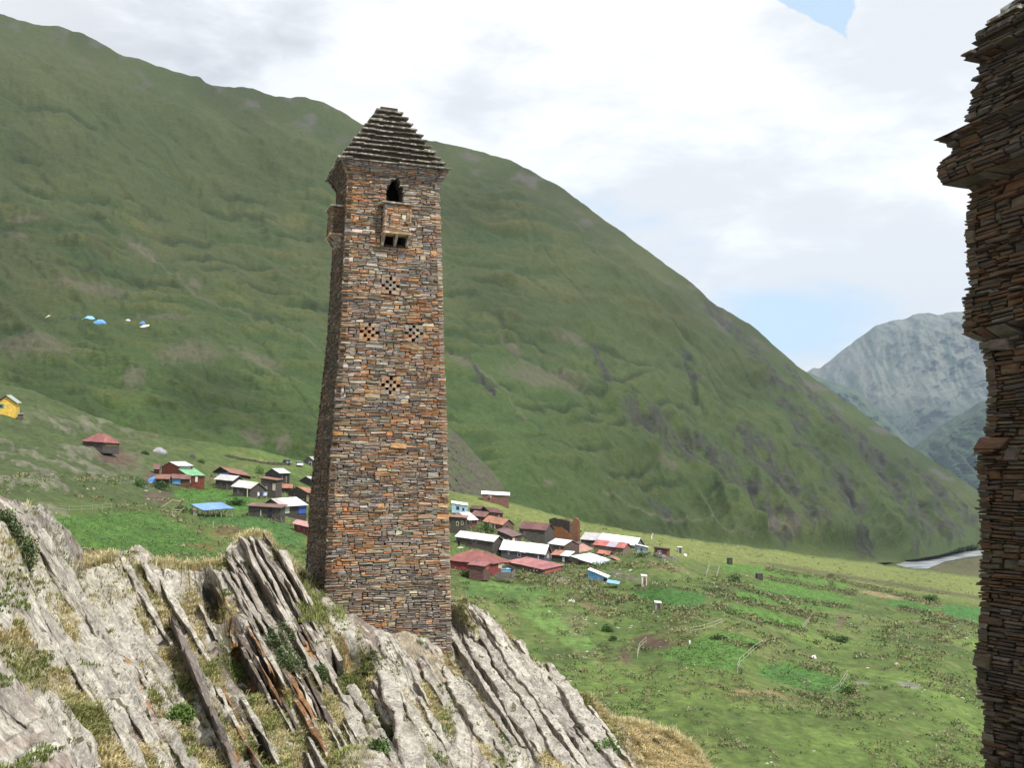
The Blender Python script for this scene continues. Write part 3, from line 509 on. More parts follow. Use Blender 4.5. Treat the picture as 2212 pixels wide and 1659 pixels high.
RUST_Z = [(480, 1310, 14, 40, -25), (530, 1420, 16, 90, -27), (560, 1510, 18, 60, -30), (590, 1560, 20, 60, -25), (668, 1390, 16, 40, -30), (740, 1400, 14, 26, -30), (640, 1260, 8, 50, -28), (500, 1640, 20, 20, 0), (1008, 1420, 12, 10, 0), (1060, 1530, 10, 20, -20), (960, 1440, 20, 10, 30), (460, 1560, 8, 60, -25), (300, 1480, 6, 60, -27)]
STRN = np.array([0.86, 0.10, 0.50]); STRN /= np.linalg.norm(STRN)       # normal of the tilted beds
DIPV = np.array([0.50, 0.0, -0.86]); ROUT = np.array([0.12, -0.80, 0.58]); ROUT /= np.linalg.norm(ROUT)
def bed_relief(p, px, py):
    wx = 0.7 * fbm(p[..., 0] / 6, p[..., 2] / 6 + p[..., 1] / 9, 3, 41)
    s = p @ STRN + wx + 0.05 * (p[..., 0] - 2) * sst(0, 12, p[..., 0]) * p[..., 2] * 0.0
    t = p @ DIPV
    h = np.zeros_like(s); lip = np.zeros_like(s)
    for per, amp, seg, sd, rise in ((1.9, 0.62, 5.0, 1, 0.16), (0.62, 0.24, 2.4, 2, 0.2), (0.23, 0.12, 1.1, 3, 0.25), (0.085, 0.045, 0.45, 4, 0.3)):
        q = s / per + 0.35 * fbm(t / (seg * 1.5), s / per * 0.6, 2, sd * 5); c = np.floor(q); f = q - c
        sg = np.floor(t / seg + hsh(c, 0, sd) * 7 + 0.25 * perlin(s * 3, t * 3, sd)); r = hsh(c, sg, sd + 9)
        prof = np.where(f < rise, f / rise, 1 - (f - rise) / (1 - rise) * 0.9)
        a = amp * (0.15 + 1.1 * r); h = h + a * prof - amp * 0.4; lip = lip + (f < rise) * amp
    fr = ridged(s * 2.2, t * 0.9, 3, 91) * 0.05 + ridged(s * 7, t * 3.0, 2, 95) * 0.022
    jn = np.floor(t / 0.55 + 0.6 * perlin(s * 1.5, t * 0.6, 97)); h = h + 0.10 * hsh(jn, np.floor(s / 0.62), 12) + fr
    return h, lip
def build_ridge():
    xs = np.concatenate([np.linspace(-700, -12, 70), np.linspace(-10, 1540, 900), np.linspace(1544, 3200, 160)]); cy = np.interp(xs, CREST[:, 0], CREST[:, 1])
    rows = []
    t1 = np.linspace(0, 1, 330); low = 1690.0
    for t in t1: rows.append(cy + (np.maximum(low, cy + 20) - cy) * t)
    for t in np.linspace(0, 1, 60)[1:] ** 1.5: rows.append(np.maximum(low, cy + 20) + (3400 - np.maximum(low, cy + 20)) * t)
    py = np.array(rows); px = np.tile(xs, (len(rows), 1)); p0 = P(px, py, RR(px, py))
    h, lip = bed_relief(p0, px, py)
    base = sst(0, 30, py - cy[None])
    tow = zone(px, py, [(840, 1330, 150, 75, 20)])
    out = (h * (0.30 + 0.70 * base) * (1 - 0.72 * tow)) * np.where(px > 1600, 0.5, 1) * (1 - 0.55 * zone(px, py, GRASS_Z)) * sst(2600, 1800, py) + 0.05 * fbm(p0[..., 0] * 3, p0[..., 2] * 3 + p0[..., 1], 3, 50)
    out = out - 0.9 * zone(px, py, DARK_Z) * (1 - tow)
    p = p0 + out[..., None] * ROUT
    p[0] = p[0] + (0.10 * hsh(np.floor(xs / 14), 3) * np.clip(h[0] * 1.5 + 0.4, 0, 1.3))[:, None] * np.array([0, 0, 1.5])
    jit = 0.35 * fbm(p0[..., 0] * 1.2, p0[..., 2] * 1.2, 4, 52)
    gz = np.maximum(zone(px, py, GRASS_Z, jit), 0.75 * sst(0.15, 0.5, fbm(p0 @ STRN * 1.1 + 3, p0 @ DIPV * 0.35, 3, 58)) * sst(330, 480, px) + 0.25 * sst(0.3, 0.6, fbm(p0 @ STRN * 1.1 + 3, p0 @ DIPV * 0.35, 3, 58)) * (1 - sst(330, 480, px))) * (1 - 0.8 * tow); dz = zone(px, py, DARK_Z, jit); rz = zone(px, py, RUST_Z, jit)
    s = p0 @ STRN; t = p0 @ DIPV
    C = np.tile([0.455, 0.425, 0.37], px.shape + (1,))
    C = lerpc(C, (0.50, 0.47, 0.41), sst(-0.1, 0.6, fbm(s * 1.5, t * 0.5, 4, 60)) * 0.8)
    C = lerpc(C, (0.31, 0.285, 0.25), sst(0.1, 0.7, fbm(s * 3, t * 0.4, 4, 62)) * 0.7)
    C = lerpc(C, (0.235, 0.155, 0.125), sst(0.15, 0.6, fbm(s * 2.4 + 7, t * 0.35, 3, 64)) * 0.55)
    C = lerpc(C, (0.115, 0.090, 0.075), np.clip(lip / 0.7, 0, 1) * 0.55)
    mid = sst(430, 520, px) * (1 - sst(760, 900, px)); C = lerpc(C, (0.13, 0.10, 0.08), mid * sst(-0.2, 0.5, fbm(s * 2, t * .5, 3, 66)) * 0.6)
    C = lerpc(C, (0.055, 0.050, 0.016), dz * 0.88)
    C = lerpc(C, (0.36, 0.155, 0.035), rz * sst(-0.35, 0.3, fbm(s * 5, t * 1.2, 3, 67)) * 0.85)
    gg = lerpc(np.tile([0.30, 0.255, 0.125], px.shape + (1,)), (0.17, 0.175, 0.065), sst(-0.2, 0.5, fbm(p0[..., 0], p0[..., 2], 4, 70)))
    C = C * (1 - (gz * 0.8)[..., None]) + gg * (gz * 0.8)[..., None]
    right = sst(1300, 1360, px); C = lerpc(C, (0.27, 0.215, 0.105), right * 0.55)
    C = C * (1 + 0.2 * fbm(p0[..., 0] * 9, p0[..., 2] * 9, 2, 80))[..., None]
    bk = [];
    for dy, dzz in ((0.5, -0.15), (1.6, -1.2), (4, -5), (14, -16)): bk.append(p[0] + np.array([0, dy, dzz]))
    V = np.concatenate([np.stack(bk[::-1]), p]).reshape(-1, 3); CC = np.concatenate([np.tile(C[:1], (4, 1, 1)), C]).reshape(-1, 3)
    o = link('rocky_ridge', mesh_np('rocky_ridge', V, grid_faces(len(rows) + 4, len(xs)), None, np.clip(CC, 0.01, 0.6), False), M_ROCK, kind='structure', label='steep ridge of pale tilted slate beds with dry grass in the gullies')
    return o, p, px, py, gz, dz
RIDGE, RP, RPX, RPY, RGZ, RDZ = build_ridge()
def rock_at(x, y): return P(x, y, float(RR(np.array([float(x)]), np.array([float(y)]))[0]))
def slab(x0, y0, x1, y1, wpx, prot, col=None, sd=0, back=0.9, name='rock_slab'):
    """a plate of rock: long along A-B, standing proud of the slope by prot metres"""
    A = rock_at(x0, y0); B = rock_at(x1, y1); L = np.linalg.norm(B - A); n = max(6, int(L / 0.28)); th = 0.68 * wpx / F * A[1]; prot = prot * 0.62
    d = (B - A) / L; nrm = np.cross(d, ROUT); nrm /= np.linalg.norm(nrm); nrm = nrm * (1 if nrm[0] > 0 else -1)
    rs = np.random.default_rng(int(x0 * 13 + y0 * 7 + sd)); prof = np.array([(-0.5, -back), (-0.52, 0.3), (-0.48, 0.97), (-0.36, 1.0), (0.0, 0.86), (0.42, 0.66), (0.5, 0.25), (0.55, -back)])
    V = []; step = 0; shift = 0
    for i in range(n + 1):
        f = i / n
        if rs.random() < 0.45: step = rs.uniform(-0.6, 0.2); shift = rs.uniform(-.25, .25)
        env = min(1, 7 * f + 0.55) * min(1, 4.0 * (1 - f) + 0.1); pr = prot * env * (1 + step) * (0.9 + 0.2 * rs.random())
        w = th * (0.7 + 0.3 * env) * (0.9 + 0.45 * math.sin(f * 9 + x0) * math.sin(f * 4 + y0)) * rs.uniform(0.9, 1.1)
        c = A + d * L * f + nrm * (rs.uniform(-0.05, 0.05) + shift * .3) * th
        for k, (a, b) in enumerate(prof):
            V.append(c + nrm * a * w + ROUT * ((b * pr) if b > 0 else b * 1.0) + rs.uniform(-0.018, 0.018, 3))
    V = np.array(V); m = len(prof); Q = grid_faces(n + 1, m); caps = np.array([[0, 1, 2, 3], [0, 3, 4, 7], [4, 5, 6, 7]]); Q = np.concatenate([Q, caps[:, ::-1], caps + n * m])
    c0 = np.array(col if col is not None else (0.41, 0.38, 0.33)); C = np.tile(c0, (len(V), 1)) * rs.uniform(0.75, 1.15, (len(V), 1))
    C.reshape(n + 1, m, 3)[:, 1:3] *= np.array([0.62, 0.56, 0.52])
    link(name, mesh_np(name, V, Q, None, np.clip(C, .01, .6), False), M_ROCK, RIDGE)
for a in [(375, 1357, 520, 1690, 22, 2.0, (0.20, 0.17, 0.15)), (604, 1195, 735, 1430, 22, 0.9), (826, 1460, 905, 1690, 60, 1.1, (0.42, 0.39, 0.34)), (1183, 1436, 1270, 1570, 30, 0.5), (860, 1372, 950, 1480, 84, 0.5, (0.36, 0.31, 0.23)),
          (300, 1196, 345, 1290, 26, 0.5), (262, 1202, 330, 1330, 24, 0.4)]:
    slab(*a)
rs = np.random.default_rng(77)
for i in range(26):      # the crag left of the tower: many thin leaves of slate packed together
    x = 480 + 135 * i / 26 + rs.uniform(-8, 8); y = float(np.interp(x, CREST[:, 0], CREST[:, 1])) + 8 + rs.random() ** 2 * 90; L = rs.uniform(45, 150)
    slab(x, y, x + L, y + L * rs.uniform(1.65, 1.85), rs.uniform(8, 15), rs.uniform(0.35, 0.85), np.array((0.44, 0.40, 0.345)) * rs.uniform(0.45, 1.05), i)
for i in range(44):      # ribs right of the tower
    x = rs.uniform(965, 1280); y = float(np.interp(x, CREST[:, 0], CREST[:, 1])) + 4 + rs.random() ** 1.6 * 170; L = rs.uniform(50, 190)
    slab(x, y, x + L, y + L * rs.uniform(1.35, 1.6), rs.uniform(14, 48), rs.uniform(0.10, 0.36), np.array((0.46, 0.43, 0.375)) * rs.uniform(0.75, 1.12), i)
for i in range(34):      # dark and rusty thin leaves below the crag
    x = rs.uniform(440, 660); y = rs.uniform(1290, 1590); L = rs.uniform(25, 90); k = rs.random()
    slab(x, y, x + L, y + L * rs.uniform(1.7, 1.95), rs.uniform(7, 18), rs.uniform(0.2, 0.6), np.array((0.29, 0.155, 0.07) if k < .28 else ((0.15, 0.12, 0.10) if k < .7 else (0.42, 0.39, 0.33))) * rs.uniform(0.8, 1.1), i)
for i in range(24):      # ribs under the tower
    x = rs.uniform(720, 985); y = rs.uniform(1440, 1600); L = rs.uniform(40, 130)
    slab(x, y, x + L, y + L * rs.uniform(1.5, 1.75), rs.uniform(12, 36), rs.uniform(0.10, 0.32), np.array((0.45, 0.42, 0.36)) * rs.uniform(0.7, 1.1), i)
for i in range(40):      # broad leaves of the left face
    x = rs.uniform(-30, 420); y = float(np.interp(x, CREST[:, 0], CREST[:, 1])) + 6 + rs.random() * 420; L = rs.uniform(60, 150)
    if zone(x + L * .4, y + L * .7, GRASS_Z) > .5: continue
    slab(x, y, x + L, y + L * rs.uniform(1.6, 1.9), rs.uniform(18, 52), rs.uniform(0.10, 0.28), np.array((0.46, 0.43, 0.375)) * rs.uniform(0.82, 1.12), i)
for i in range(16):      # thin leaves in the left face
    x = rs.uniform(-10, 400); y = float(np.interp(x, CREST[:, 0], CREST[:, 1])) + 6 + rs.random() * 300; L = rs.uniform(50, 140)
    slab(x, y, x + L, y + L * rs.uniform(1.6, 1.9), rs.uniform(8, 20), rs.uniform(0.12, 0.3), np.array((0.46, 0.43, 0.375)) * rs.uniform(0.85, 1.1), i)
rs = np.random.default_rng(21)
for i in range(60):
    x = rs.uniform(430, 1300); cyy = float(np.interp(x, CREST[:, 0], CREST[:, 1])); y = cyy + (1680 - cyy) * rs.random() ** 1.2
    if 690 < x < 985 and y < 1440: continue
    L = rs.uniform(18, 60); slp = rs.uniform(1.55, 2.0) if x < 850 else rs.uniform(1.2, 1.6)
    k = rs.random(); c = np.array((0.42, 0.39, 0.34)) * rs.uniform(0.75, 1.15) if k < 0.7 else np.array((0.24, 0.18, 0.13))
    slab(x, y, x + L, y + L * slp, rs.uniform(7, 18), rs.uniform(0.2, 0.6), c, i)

# ------------------------------------------------------------ stone towers
THETA = math.radians(20); TU = np.array([math.cos(THETA), math.sin(THETA), 0]); TV = np.array([-math.sin(THETA), math.cos(THETA), 0])
PAL = 0.86 * np.array([(0.37, 0.18, 0.072), (0.29, 0.135, 0.060), (0.34, 0.25, 0.155), (0.215, 0.20, 0.185), (0.125, 0.118, 0.115), (0.48, 0.44, 0.36), (0.23, 0.20, 0.15), (0.26, 0.165, 0.11), (0.175, 0.15, 0.13)]) + 0.12 * np.array([0.27, 0.19, 0.13])
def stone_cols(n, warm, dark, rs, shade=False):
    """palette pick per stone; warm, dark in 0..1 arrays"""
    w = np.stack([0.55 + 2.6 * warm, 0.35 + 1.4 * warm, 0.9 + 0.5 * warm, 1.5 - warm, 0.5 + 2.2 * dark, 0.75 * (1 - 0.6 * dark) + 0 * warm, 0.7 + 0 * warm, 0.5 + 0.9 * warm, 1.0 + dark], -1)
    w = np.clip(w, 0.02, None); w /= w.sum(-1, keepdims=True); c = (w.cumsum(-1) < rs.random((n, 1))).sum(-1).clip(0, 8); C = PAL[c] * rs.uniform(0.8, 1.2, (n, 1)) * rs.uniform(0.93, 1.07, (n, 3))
    if shade: C = C * 0.36 + np.array([0.095, 0.064, 0.038]) * 0.5  # faces turned from the sun: shade mixed into the stone colour
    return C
SQ = np.array([[0, 1, 5, 4], [1, 2, 6, 5], [2, 3, 7, 6], [3, 0, 4, 7], [4, 5, 9, 8], [5, 6, 10, 9], [6, 7, 11, 10], [7, 4, 8, 11], [8, 9, 10, 11]])
def stones_mesh(R, pos, rs, depth=0.16):
    """R: (n,6) s0,s1,z0,z1,proud,chamfer; pos(s,z,out)->xyz. Returns V (n,12,3)"""
    s0, s1, z0, z1, pr, ch = R.T; n = len(R); hs = (s1 - s0); hz = (z1 - z0); out = np.zeros((n, 12)); S = np.zeros((n, 12)); Z = np.zeros((n, 12))
    js = rs.uniform(-1, 1, (n, 4)) * np.minimum(0.10 * hs, 0.035)[:, None]; jz = rs.uniform(-1, 1, (n, 4)) * (0.13 * hz)[:, None]
    cs = [s0, s1, s1, s0]; cz = [z0, z0, z1, z1]
    for k in range(4):
        S[:, k] = S[:, k + 4] = cs[k] + js[:, k]; Z[:, k] = Z[:, k + 4] = cz[k] + jz[:, k]
        sx = 1 if k in (0, 3) else -1; sz = 1 if k in (0, 1) else -1
        S[:, k + 8] = cs[k] + js[:, k] + sx * ch * rs.uniform(0.5, 1.6, n); Z[:, k + 8] = cz[k] + jz[:, k] + sz * ch * rs.uniform(0.4, 1.0, n)
    out[:, 0:4] = -depth; out[:, 4:8] = (pr - ch)[:, None]; out[:, 8:12] = pr[:, None] + rs.uniform(-1, 1, (n, 4)) * 0.012
    return pos(S, Z, out)
def cut(rects, holes):
    res = []
    for (a, b, z0, z1) in rects:
        segs = [(a, b)]
        for (h0, h1, y0, y1) in holes:
            ov = min(z1, y1) - max(z0, y0)
            if ov <= 0.25 * (z1 - z0): continue
            ns = []
            for (p, q) in segs:
                if q <= h0 or p >= h1: ns.append((p, q)); continue
                if p < h0: ns.append((p, h0))
                if q > h1: ns.append((h1, q))
            segs = ns
        res += [(p, q, z0, z1) for p, q in segs if q - p > 0.05]
    return res
def layout(width, z0, z1, rs, hmin=0.045, hmax=0.19, holes=(), wmin=0.18, wmax=0.8, width_fn=None, hb=(0.09, 0.22)):
    rects = []; z = z0
    while z < z1 - 0.03:
        h = min(rs.uniform(*hb), z1 - z); w = width_fn(z + h / 2) if width_fn else width; s = 0.0
        while s < w - 0.02:
            L = rs.uniform(wmin, wmax) if rs.random() < 0.8 else rs.uniform(0.1, 0.25)
            if w - s - L < 0.12: L = w - s
            r = rs.random(); k = 1 if (r < 0.16 or h < hmin * 1.5) else (2 if r < 0.5 or h < hmin * 2.4 else (3 if r < .85 or h < .17 else 4))
            cuts = np.sort(np.r_[0, 1, (np.arange(1, k) / k + rs.uniform(-0.08, 0.08, k - 1))]) if k > 1 else np.array([0, 1.0])
            for a, b in zip(cuts[:-1], cuts[1:]):
                if L > 0.45 and rs.random() < 0.5:
                    m = s + L * rs.uniform(0.35, 0.65); rects += [(s, m, z + a * h, z + b * h), (m, s + L, z + a * h, z + b * h)]
                else: rects.append((s, s + L, z + a * h, z + b * h))
            s += L
        z += h
    return cut(rects, holes)
def build_tower(name, label, cat, zrow, FLr, wr, dr, z_base, z_eave, overhang, flare_h, rs, holes, boxes, tiers, tier_h, top_half, crosses=(), arch=(), face_keep=None, big_faces=(0,), proud=(0.0, 0.05), sc=1.0, hb=(0.07, 0.18), tone=1.0):
    """zrow ascending table; FLr front-left corner xy, wr/dr width and depth per row"""
    def corner(z):
        z = np.asarray(z, float); F0 = np.stack([np.interp(z, zrow, FLr[:, 0]), np.interp(z, zrow, FLr[:, 1]), 0 * z], -1); w = np.interp(z, zrow, wr)[..., None]; d = np.interp(z, zrow, dr)[..., None]
        return [F0, F0 + w * TU, F0 + w * TU + d * TV, F0 + d * TV]
    flare = lambda z: overhang * 0.75 * np.clip((np.asarray(z) - (z_eave - flare_h)) / flare_h, 0, 1)
    E = [TU, TV, -TU, -TV]; Nn = [-TV, TU, TV, -TU]
    def pos(k):
        def f(s, z, out):
            c = corner(z); A, B = c[k], c[(k + 1) % 4]; L = np.linalg.norm(B - A, axis=-1, keepdims=True); e = (B - A) / L
            n = np.stack([e[..., 1], -e[..., 0], 0 * e[..., 0]], -1); fl = flare(z)
            w0 = L[..., 0]; sx = (s - w0 / 2) * (1 + 2 * fl / w0) + w0 / 2
            p = A + e * sx[..., None] + n * (np.asarray(out) + fl)[..., None]; p[..., 2] = z + 0.035 * perlin(s * 0.8 + k * 7, z * 1.7, 5); return p
        return f
    width = lambda k, z: float(np.linalg.norm(corner(np.array([z]))[(k + 1) % 4] - corner(np.array([z]))[k]))
    base = corner(np.array([z_base]))[0][0]; root = empty(name, (base[0], base[1], z_base), label, cat); org = np.array([base[0], base[1], z_base])
    allV = []; allC = []; allA = []; allK = []
    for k in range(4):
        hk = list(holes.get(k, [])); rects = layout(0, z_base, z_eave, rs, holes=hk, width_fn=lambda z: width(k, z), wmin=0.15 * sc, wmax=0.68 * sc, hb=hb)
        R = np.array(rects); n = len(R); g = 0.010
        R = np.c_[R[:, 0] + g, R[:, 1] - g, R[:, 2] + g * 0.7, R[:, 3] - g * 0.7, proud[0] + (proud[1] - proud[0]) * rs.random(n) ** 1.6, np.minimum(0.024, 0.26 * (R[:, 3] - R[:, 2]))]
        # corner stones run right to the arris
        wk = np.array([width(k, z) for z in (R[:, 2] + R[:, 3]) / 2]); R[R[:, 0] < 0.03, 0] -= 0.03; m = R[:, 1] > wk - 0.04; R[m, 1] = wk[m] + 0.03
        out_extra = (rs.random(n) < (0.05 if proud[1] < 0.06 else 0.16)) * rs.random(n) * proud[1] * (1.0 if proud[1] < 0.06 else 1.4); R[:, 4] += out_extra
        V = stones_mesh(R, pos(k), rs); sm = (R[:, 0] + R[:, 1]) / 2; zm = (R[:, 2] + R[:, 3]) / 2
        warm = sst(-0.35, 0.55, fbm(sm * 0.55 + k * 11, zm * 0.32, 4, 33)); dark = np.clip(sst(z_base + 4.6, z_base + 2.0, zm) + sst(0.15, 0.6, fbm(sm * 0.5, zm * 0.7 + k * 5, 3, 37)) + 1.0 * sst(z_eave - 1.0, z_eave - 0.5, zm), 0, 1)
        C = stone_cols(n, warm * (1 - dark * 0.8), dark, rs, k in (2, 3)) * (tone if tone < 1 else (0.72 if k in (2, 3) else 0.97)); A = (R[:, 1] - R[:, 0]) * (R[:, 3] - R[:, 2])  # back and left faces darkened further, shade painted into the stone
        allV.append(V); allC.append(C); allA.append(A * (1 if k in big_faces else 0.0) * (1 if face_keep is None else face_keep(V.mean(1)))); allK.append(np.full(n, k))
    # chequered vent crosses: small square stones between square holes
    for (cs, cz, ds, dz_) in crosses:
        rr = []
        for i in range(-3, 4):
            for j in range(-2, 3):
                if (abs(i) + abs(j)) <= 2 and (i + j) % 2 == 0: continue
                if abs(i) == 3: continue
                rr.append((cs + (i - .58) * ds, cs + (i + .58) * ds, cz + (j - .56) * dz_, cz + (j + .56) * dz_, 0.02 + 0.015 * rs.random(), 0.01))
        rr = np.array(rr); V = stones_mesh(rr, pos(0), rs); allV.append(V); allC.append(PAL[rs.choice([0, 2, 3, 6, 1, 7, 8], len(rr))] * rs.uniform(0.75, 1.0, (len(rr), 1))); allA.append(np.full(len(rr), 0.3)); allK.append(np.zeros(len(rr), int))
    V = np.concatenate(allV); C = np.concatenate(allC); A = np.concatenate(allA); K = np.concatenate(allK)
    order = np.argsort(-A); big = order[:300]; rest = order[300:]
    for i in big:
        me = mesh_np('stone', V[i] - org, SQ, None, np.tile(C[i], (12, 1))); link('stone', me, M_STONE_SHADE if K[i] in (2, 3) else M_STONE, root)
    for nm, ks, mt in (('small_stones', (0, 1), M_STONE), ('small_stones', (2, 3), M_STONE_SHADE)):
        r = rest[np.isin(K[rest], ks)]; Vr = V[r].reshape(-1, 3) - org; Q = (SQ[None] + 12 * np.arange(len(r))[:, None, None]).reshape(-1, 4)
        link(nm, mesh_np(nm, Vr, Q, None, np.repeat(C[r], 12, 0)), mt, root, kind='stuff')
    # rubble core with the real openings in it (walls have thickness)
    cv = []; cq = []; nv = 0
    for k in range(4):
        f = pos(k); dz = 0.065; nz = int((z_eave - z_base) / dz); ns = 64; zz = np.linspace(z_base, z_eave, nz + 1); wz = np.array([width(k, z) for z in zz])
        hk = list(holes.get(k, [])) if k in (0, 2) else []; sg = np.linspace(0, 1, ns + 1); S = sg[None] * wz[:, None]; Zg = np.tile(zz[:, None], (1, ns + 1))
        Vo = f(S, Zg, -0.07 + 0 * S); Vi = f(S * 0.76 + wz[:, None] * 0.12, Zg, -0.45 + 0 * S)
        Sc = (S[:-1, :-1] + S[1:, 1:]) / 2; Zc = (Zg[:-1, :-1] + Zg[1:, 1:]) / 2; H = np.zeros(Sc.shape, bool)
        for (cs, cz, ds, dz_) in (crosses if k == 0 else ()):
            i = np.round((Sc - cs) / ds); j = np.round((Zc - cz) / dz_); H |= (np.abs(i) + np.abs(j) <= 2) & ((i + j) % 2 == 0) & (np.abs(Sc - cs - i * ds) < .45 * ds) & (np.abs(Zc - cz - j * dz_) < .45 * dz_) & (np.abs(Sc - cs) < 3 * ds) & (np.abs(Zc - cz) < 3 * dz_)
        for (kk, cs, zb, ww, hh) in arch:
            if kk == k: H |= (np.abs(Sc - cs) < ww / 2 * np.clip(1.25 - np.clip((Zc - zb) / hh, 0, 2) ** 2.2 * 1.2, 0, 1)) & (Zc > zb) & (Zc < zb + hh)
        for b in boxes:
            if b['k'] == k and b.get('open'): H |= (np.abs(Sc - b['s']) < b['w'] / 2 - 0.08) & (Zc > b['z0'] - b['bh'] * 0.95) & (Zc < b['z0'] + 0.02)
        Vv = np.concatenate([Vo.reshape(-1, 3), Vi.reshape(-1, 3)]); M = (nz + 1) * (ns + 1); q = grid_faces(nz + 1, ns + 1).reshape(nz, ns, 4); keep = ~H
        Q = [q[keep], q[keep][:, ::-1] + M]
        for r, c in zip(*np.nonzero(H)):
            i00 = r * (ns + 1) + c; i01 = i00 + 1; i10 = i00 + ns + 1; i11 = i10 + 1
            for (a, b, rr_, cc_) in ((i00, i01, r - 1, c), (i10, i11, r + 1, c), (i00, i10, r, c - 1), (i01, i11, r, c + 1)):
                if 0 <= rr_ < nz and 0 <= cc_ < ns and not H[rr_, cc_]: Q.append(np.array([[a, b, b + M, a + M]]))
        cv.append(Vv - org); cq.append(np.concatenate(Q) + nv); nv += len(Vv)
    link('wall_core', mesh_np('wall_core', np.concatenate(cv), np.concatenate(cq)), M_MORTAR, root)
    # projecting boxes (machicolations)
    for b in boxes:
        k = b['k']; f = pos(k); w, pr, z0, z1, bh = b['w'], b['prot'], b['z0'], b['z1'], b['bh']; s0 = b['s'] - w / 2; s1 = b['s'] + w / 2; shade = k in (2, 3)
        def Fp(s, z, o): return f(np.array([[s]]), np.array([[z]]), np.array([[o]]))[0, 0]
        bx = MB(); bx.hexa([Fp(s0 + .05, z0, -.1), Fp(s1 - .05, z0, -.1), Fp(s1 - .05, z0, pr - .05), Fp(s0 + .05, z0, pr - .05), Fp(s0 + .05, z1, -.1), Fp(s1 - .05, z1, -.1), Fp(s1 - .05, z1, pr - .05), Fp(s0 + .05, z1, pr - .05)])
        pb = bx.build('projecting_box', M_MORTAR, root, org)
        sets = [(lambda s, z, o: f(s0 + s, z, pr - 0.04 + o), w), (lambda s, z, o: f(s0 + 0.03 - o, z, pr - s), pr), (lambda s, z, o: f(s1 - 0.03 + o, z, pr - s), pr)]
        Vs = []; Cs = []
        for ff, ww in sets:
            R = np.array(layout(ww, z0, z1, rs, holes=b.get('h', []) if ww == w else [], wmax=0.42, wmin=0.14)); n = len(R); R = np.c_[R[:, 0] + .006, R[:, 1] - .006, R[:, 2] + .005, R[:, 3] - .005, rs.random(n) * 0.025, 0 * R[:, 0] + 0.012]
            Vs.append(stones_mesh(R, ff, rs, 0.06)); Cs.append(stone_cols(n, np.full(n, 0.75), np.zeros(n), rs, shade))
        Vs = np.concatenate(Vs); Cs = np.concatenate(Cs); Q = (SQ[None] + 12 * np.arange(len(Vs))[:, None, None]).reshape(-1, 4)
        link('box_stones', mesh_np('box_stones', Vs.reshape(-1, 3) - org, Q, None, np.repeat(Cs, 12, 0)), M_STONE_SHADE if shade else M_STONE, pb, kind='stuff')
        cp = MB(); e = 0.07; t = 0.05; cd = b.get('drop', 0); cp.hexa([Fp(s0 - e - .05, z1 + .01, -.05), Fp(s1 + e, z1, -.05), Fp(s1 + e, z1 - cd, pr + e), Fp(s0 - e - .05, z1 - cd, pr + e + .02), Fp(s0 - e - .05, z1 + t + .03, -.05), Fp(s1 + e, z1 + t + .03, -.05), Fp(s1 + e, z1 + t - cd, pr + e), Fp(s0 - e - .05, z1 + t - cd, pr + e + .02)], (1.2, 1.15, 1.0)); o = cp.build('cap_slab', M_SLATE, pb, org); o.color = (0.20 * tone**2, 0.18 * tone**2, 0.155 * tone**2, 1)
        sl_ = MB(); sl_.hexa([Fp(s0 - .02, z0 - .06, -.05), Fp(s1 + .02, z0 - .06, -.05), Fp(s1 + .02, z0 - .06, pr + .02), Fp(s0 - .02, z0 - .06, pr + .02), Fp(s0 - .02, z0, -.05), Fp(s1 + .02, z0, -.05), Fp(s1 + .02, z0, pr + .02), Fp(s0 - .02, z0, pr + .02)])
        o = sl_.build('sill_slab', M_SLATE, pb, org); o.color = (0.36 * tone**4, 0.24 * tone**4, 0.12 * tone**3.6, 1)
        for sb in (s0 + .05, (s0 + s1) / 2, s1 - .05):
            br = MB(); zt = z0 - .06; br.hexa([Fp(sb - .045, zt - bh, -.05), Fp(sb + .045, zt - bh, -.05), Fp(sb + .045, zt - bh, .06), Fp(sb - .045, zt - bh, .06), Fp(sb - .045, zt, -.05), Fp(sb + .045, zt, -.05), Fp(sb + .045, zt, pr), Fp(sb - .045, zt, pr)])
            o = br.build('bracket', M_SLATE, pb, org); o.color = (0.20, 0.16, 0.11, 1)
    # stepped slate roof
    zc = z_eave; c = corner(np.array([zc])); ctr = sum(x[0] for x in c) / 4; hw = np.interp(zc, zrow, wr) / 2; hd = np.interp(zc, zrow, dr) / 2
    roof = link('roof', None, None, root); roof.location = (0, 0, 0); rm = MB(); nm = tiers
    def L3(a, b, z): return ctr * np.array([1, 1, 0]) + TU * a + TV * b + np.array([0, 0, z])
    riser_V = []; riser_C = []; count = 0
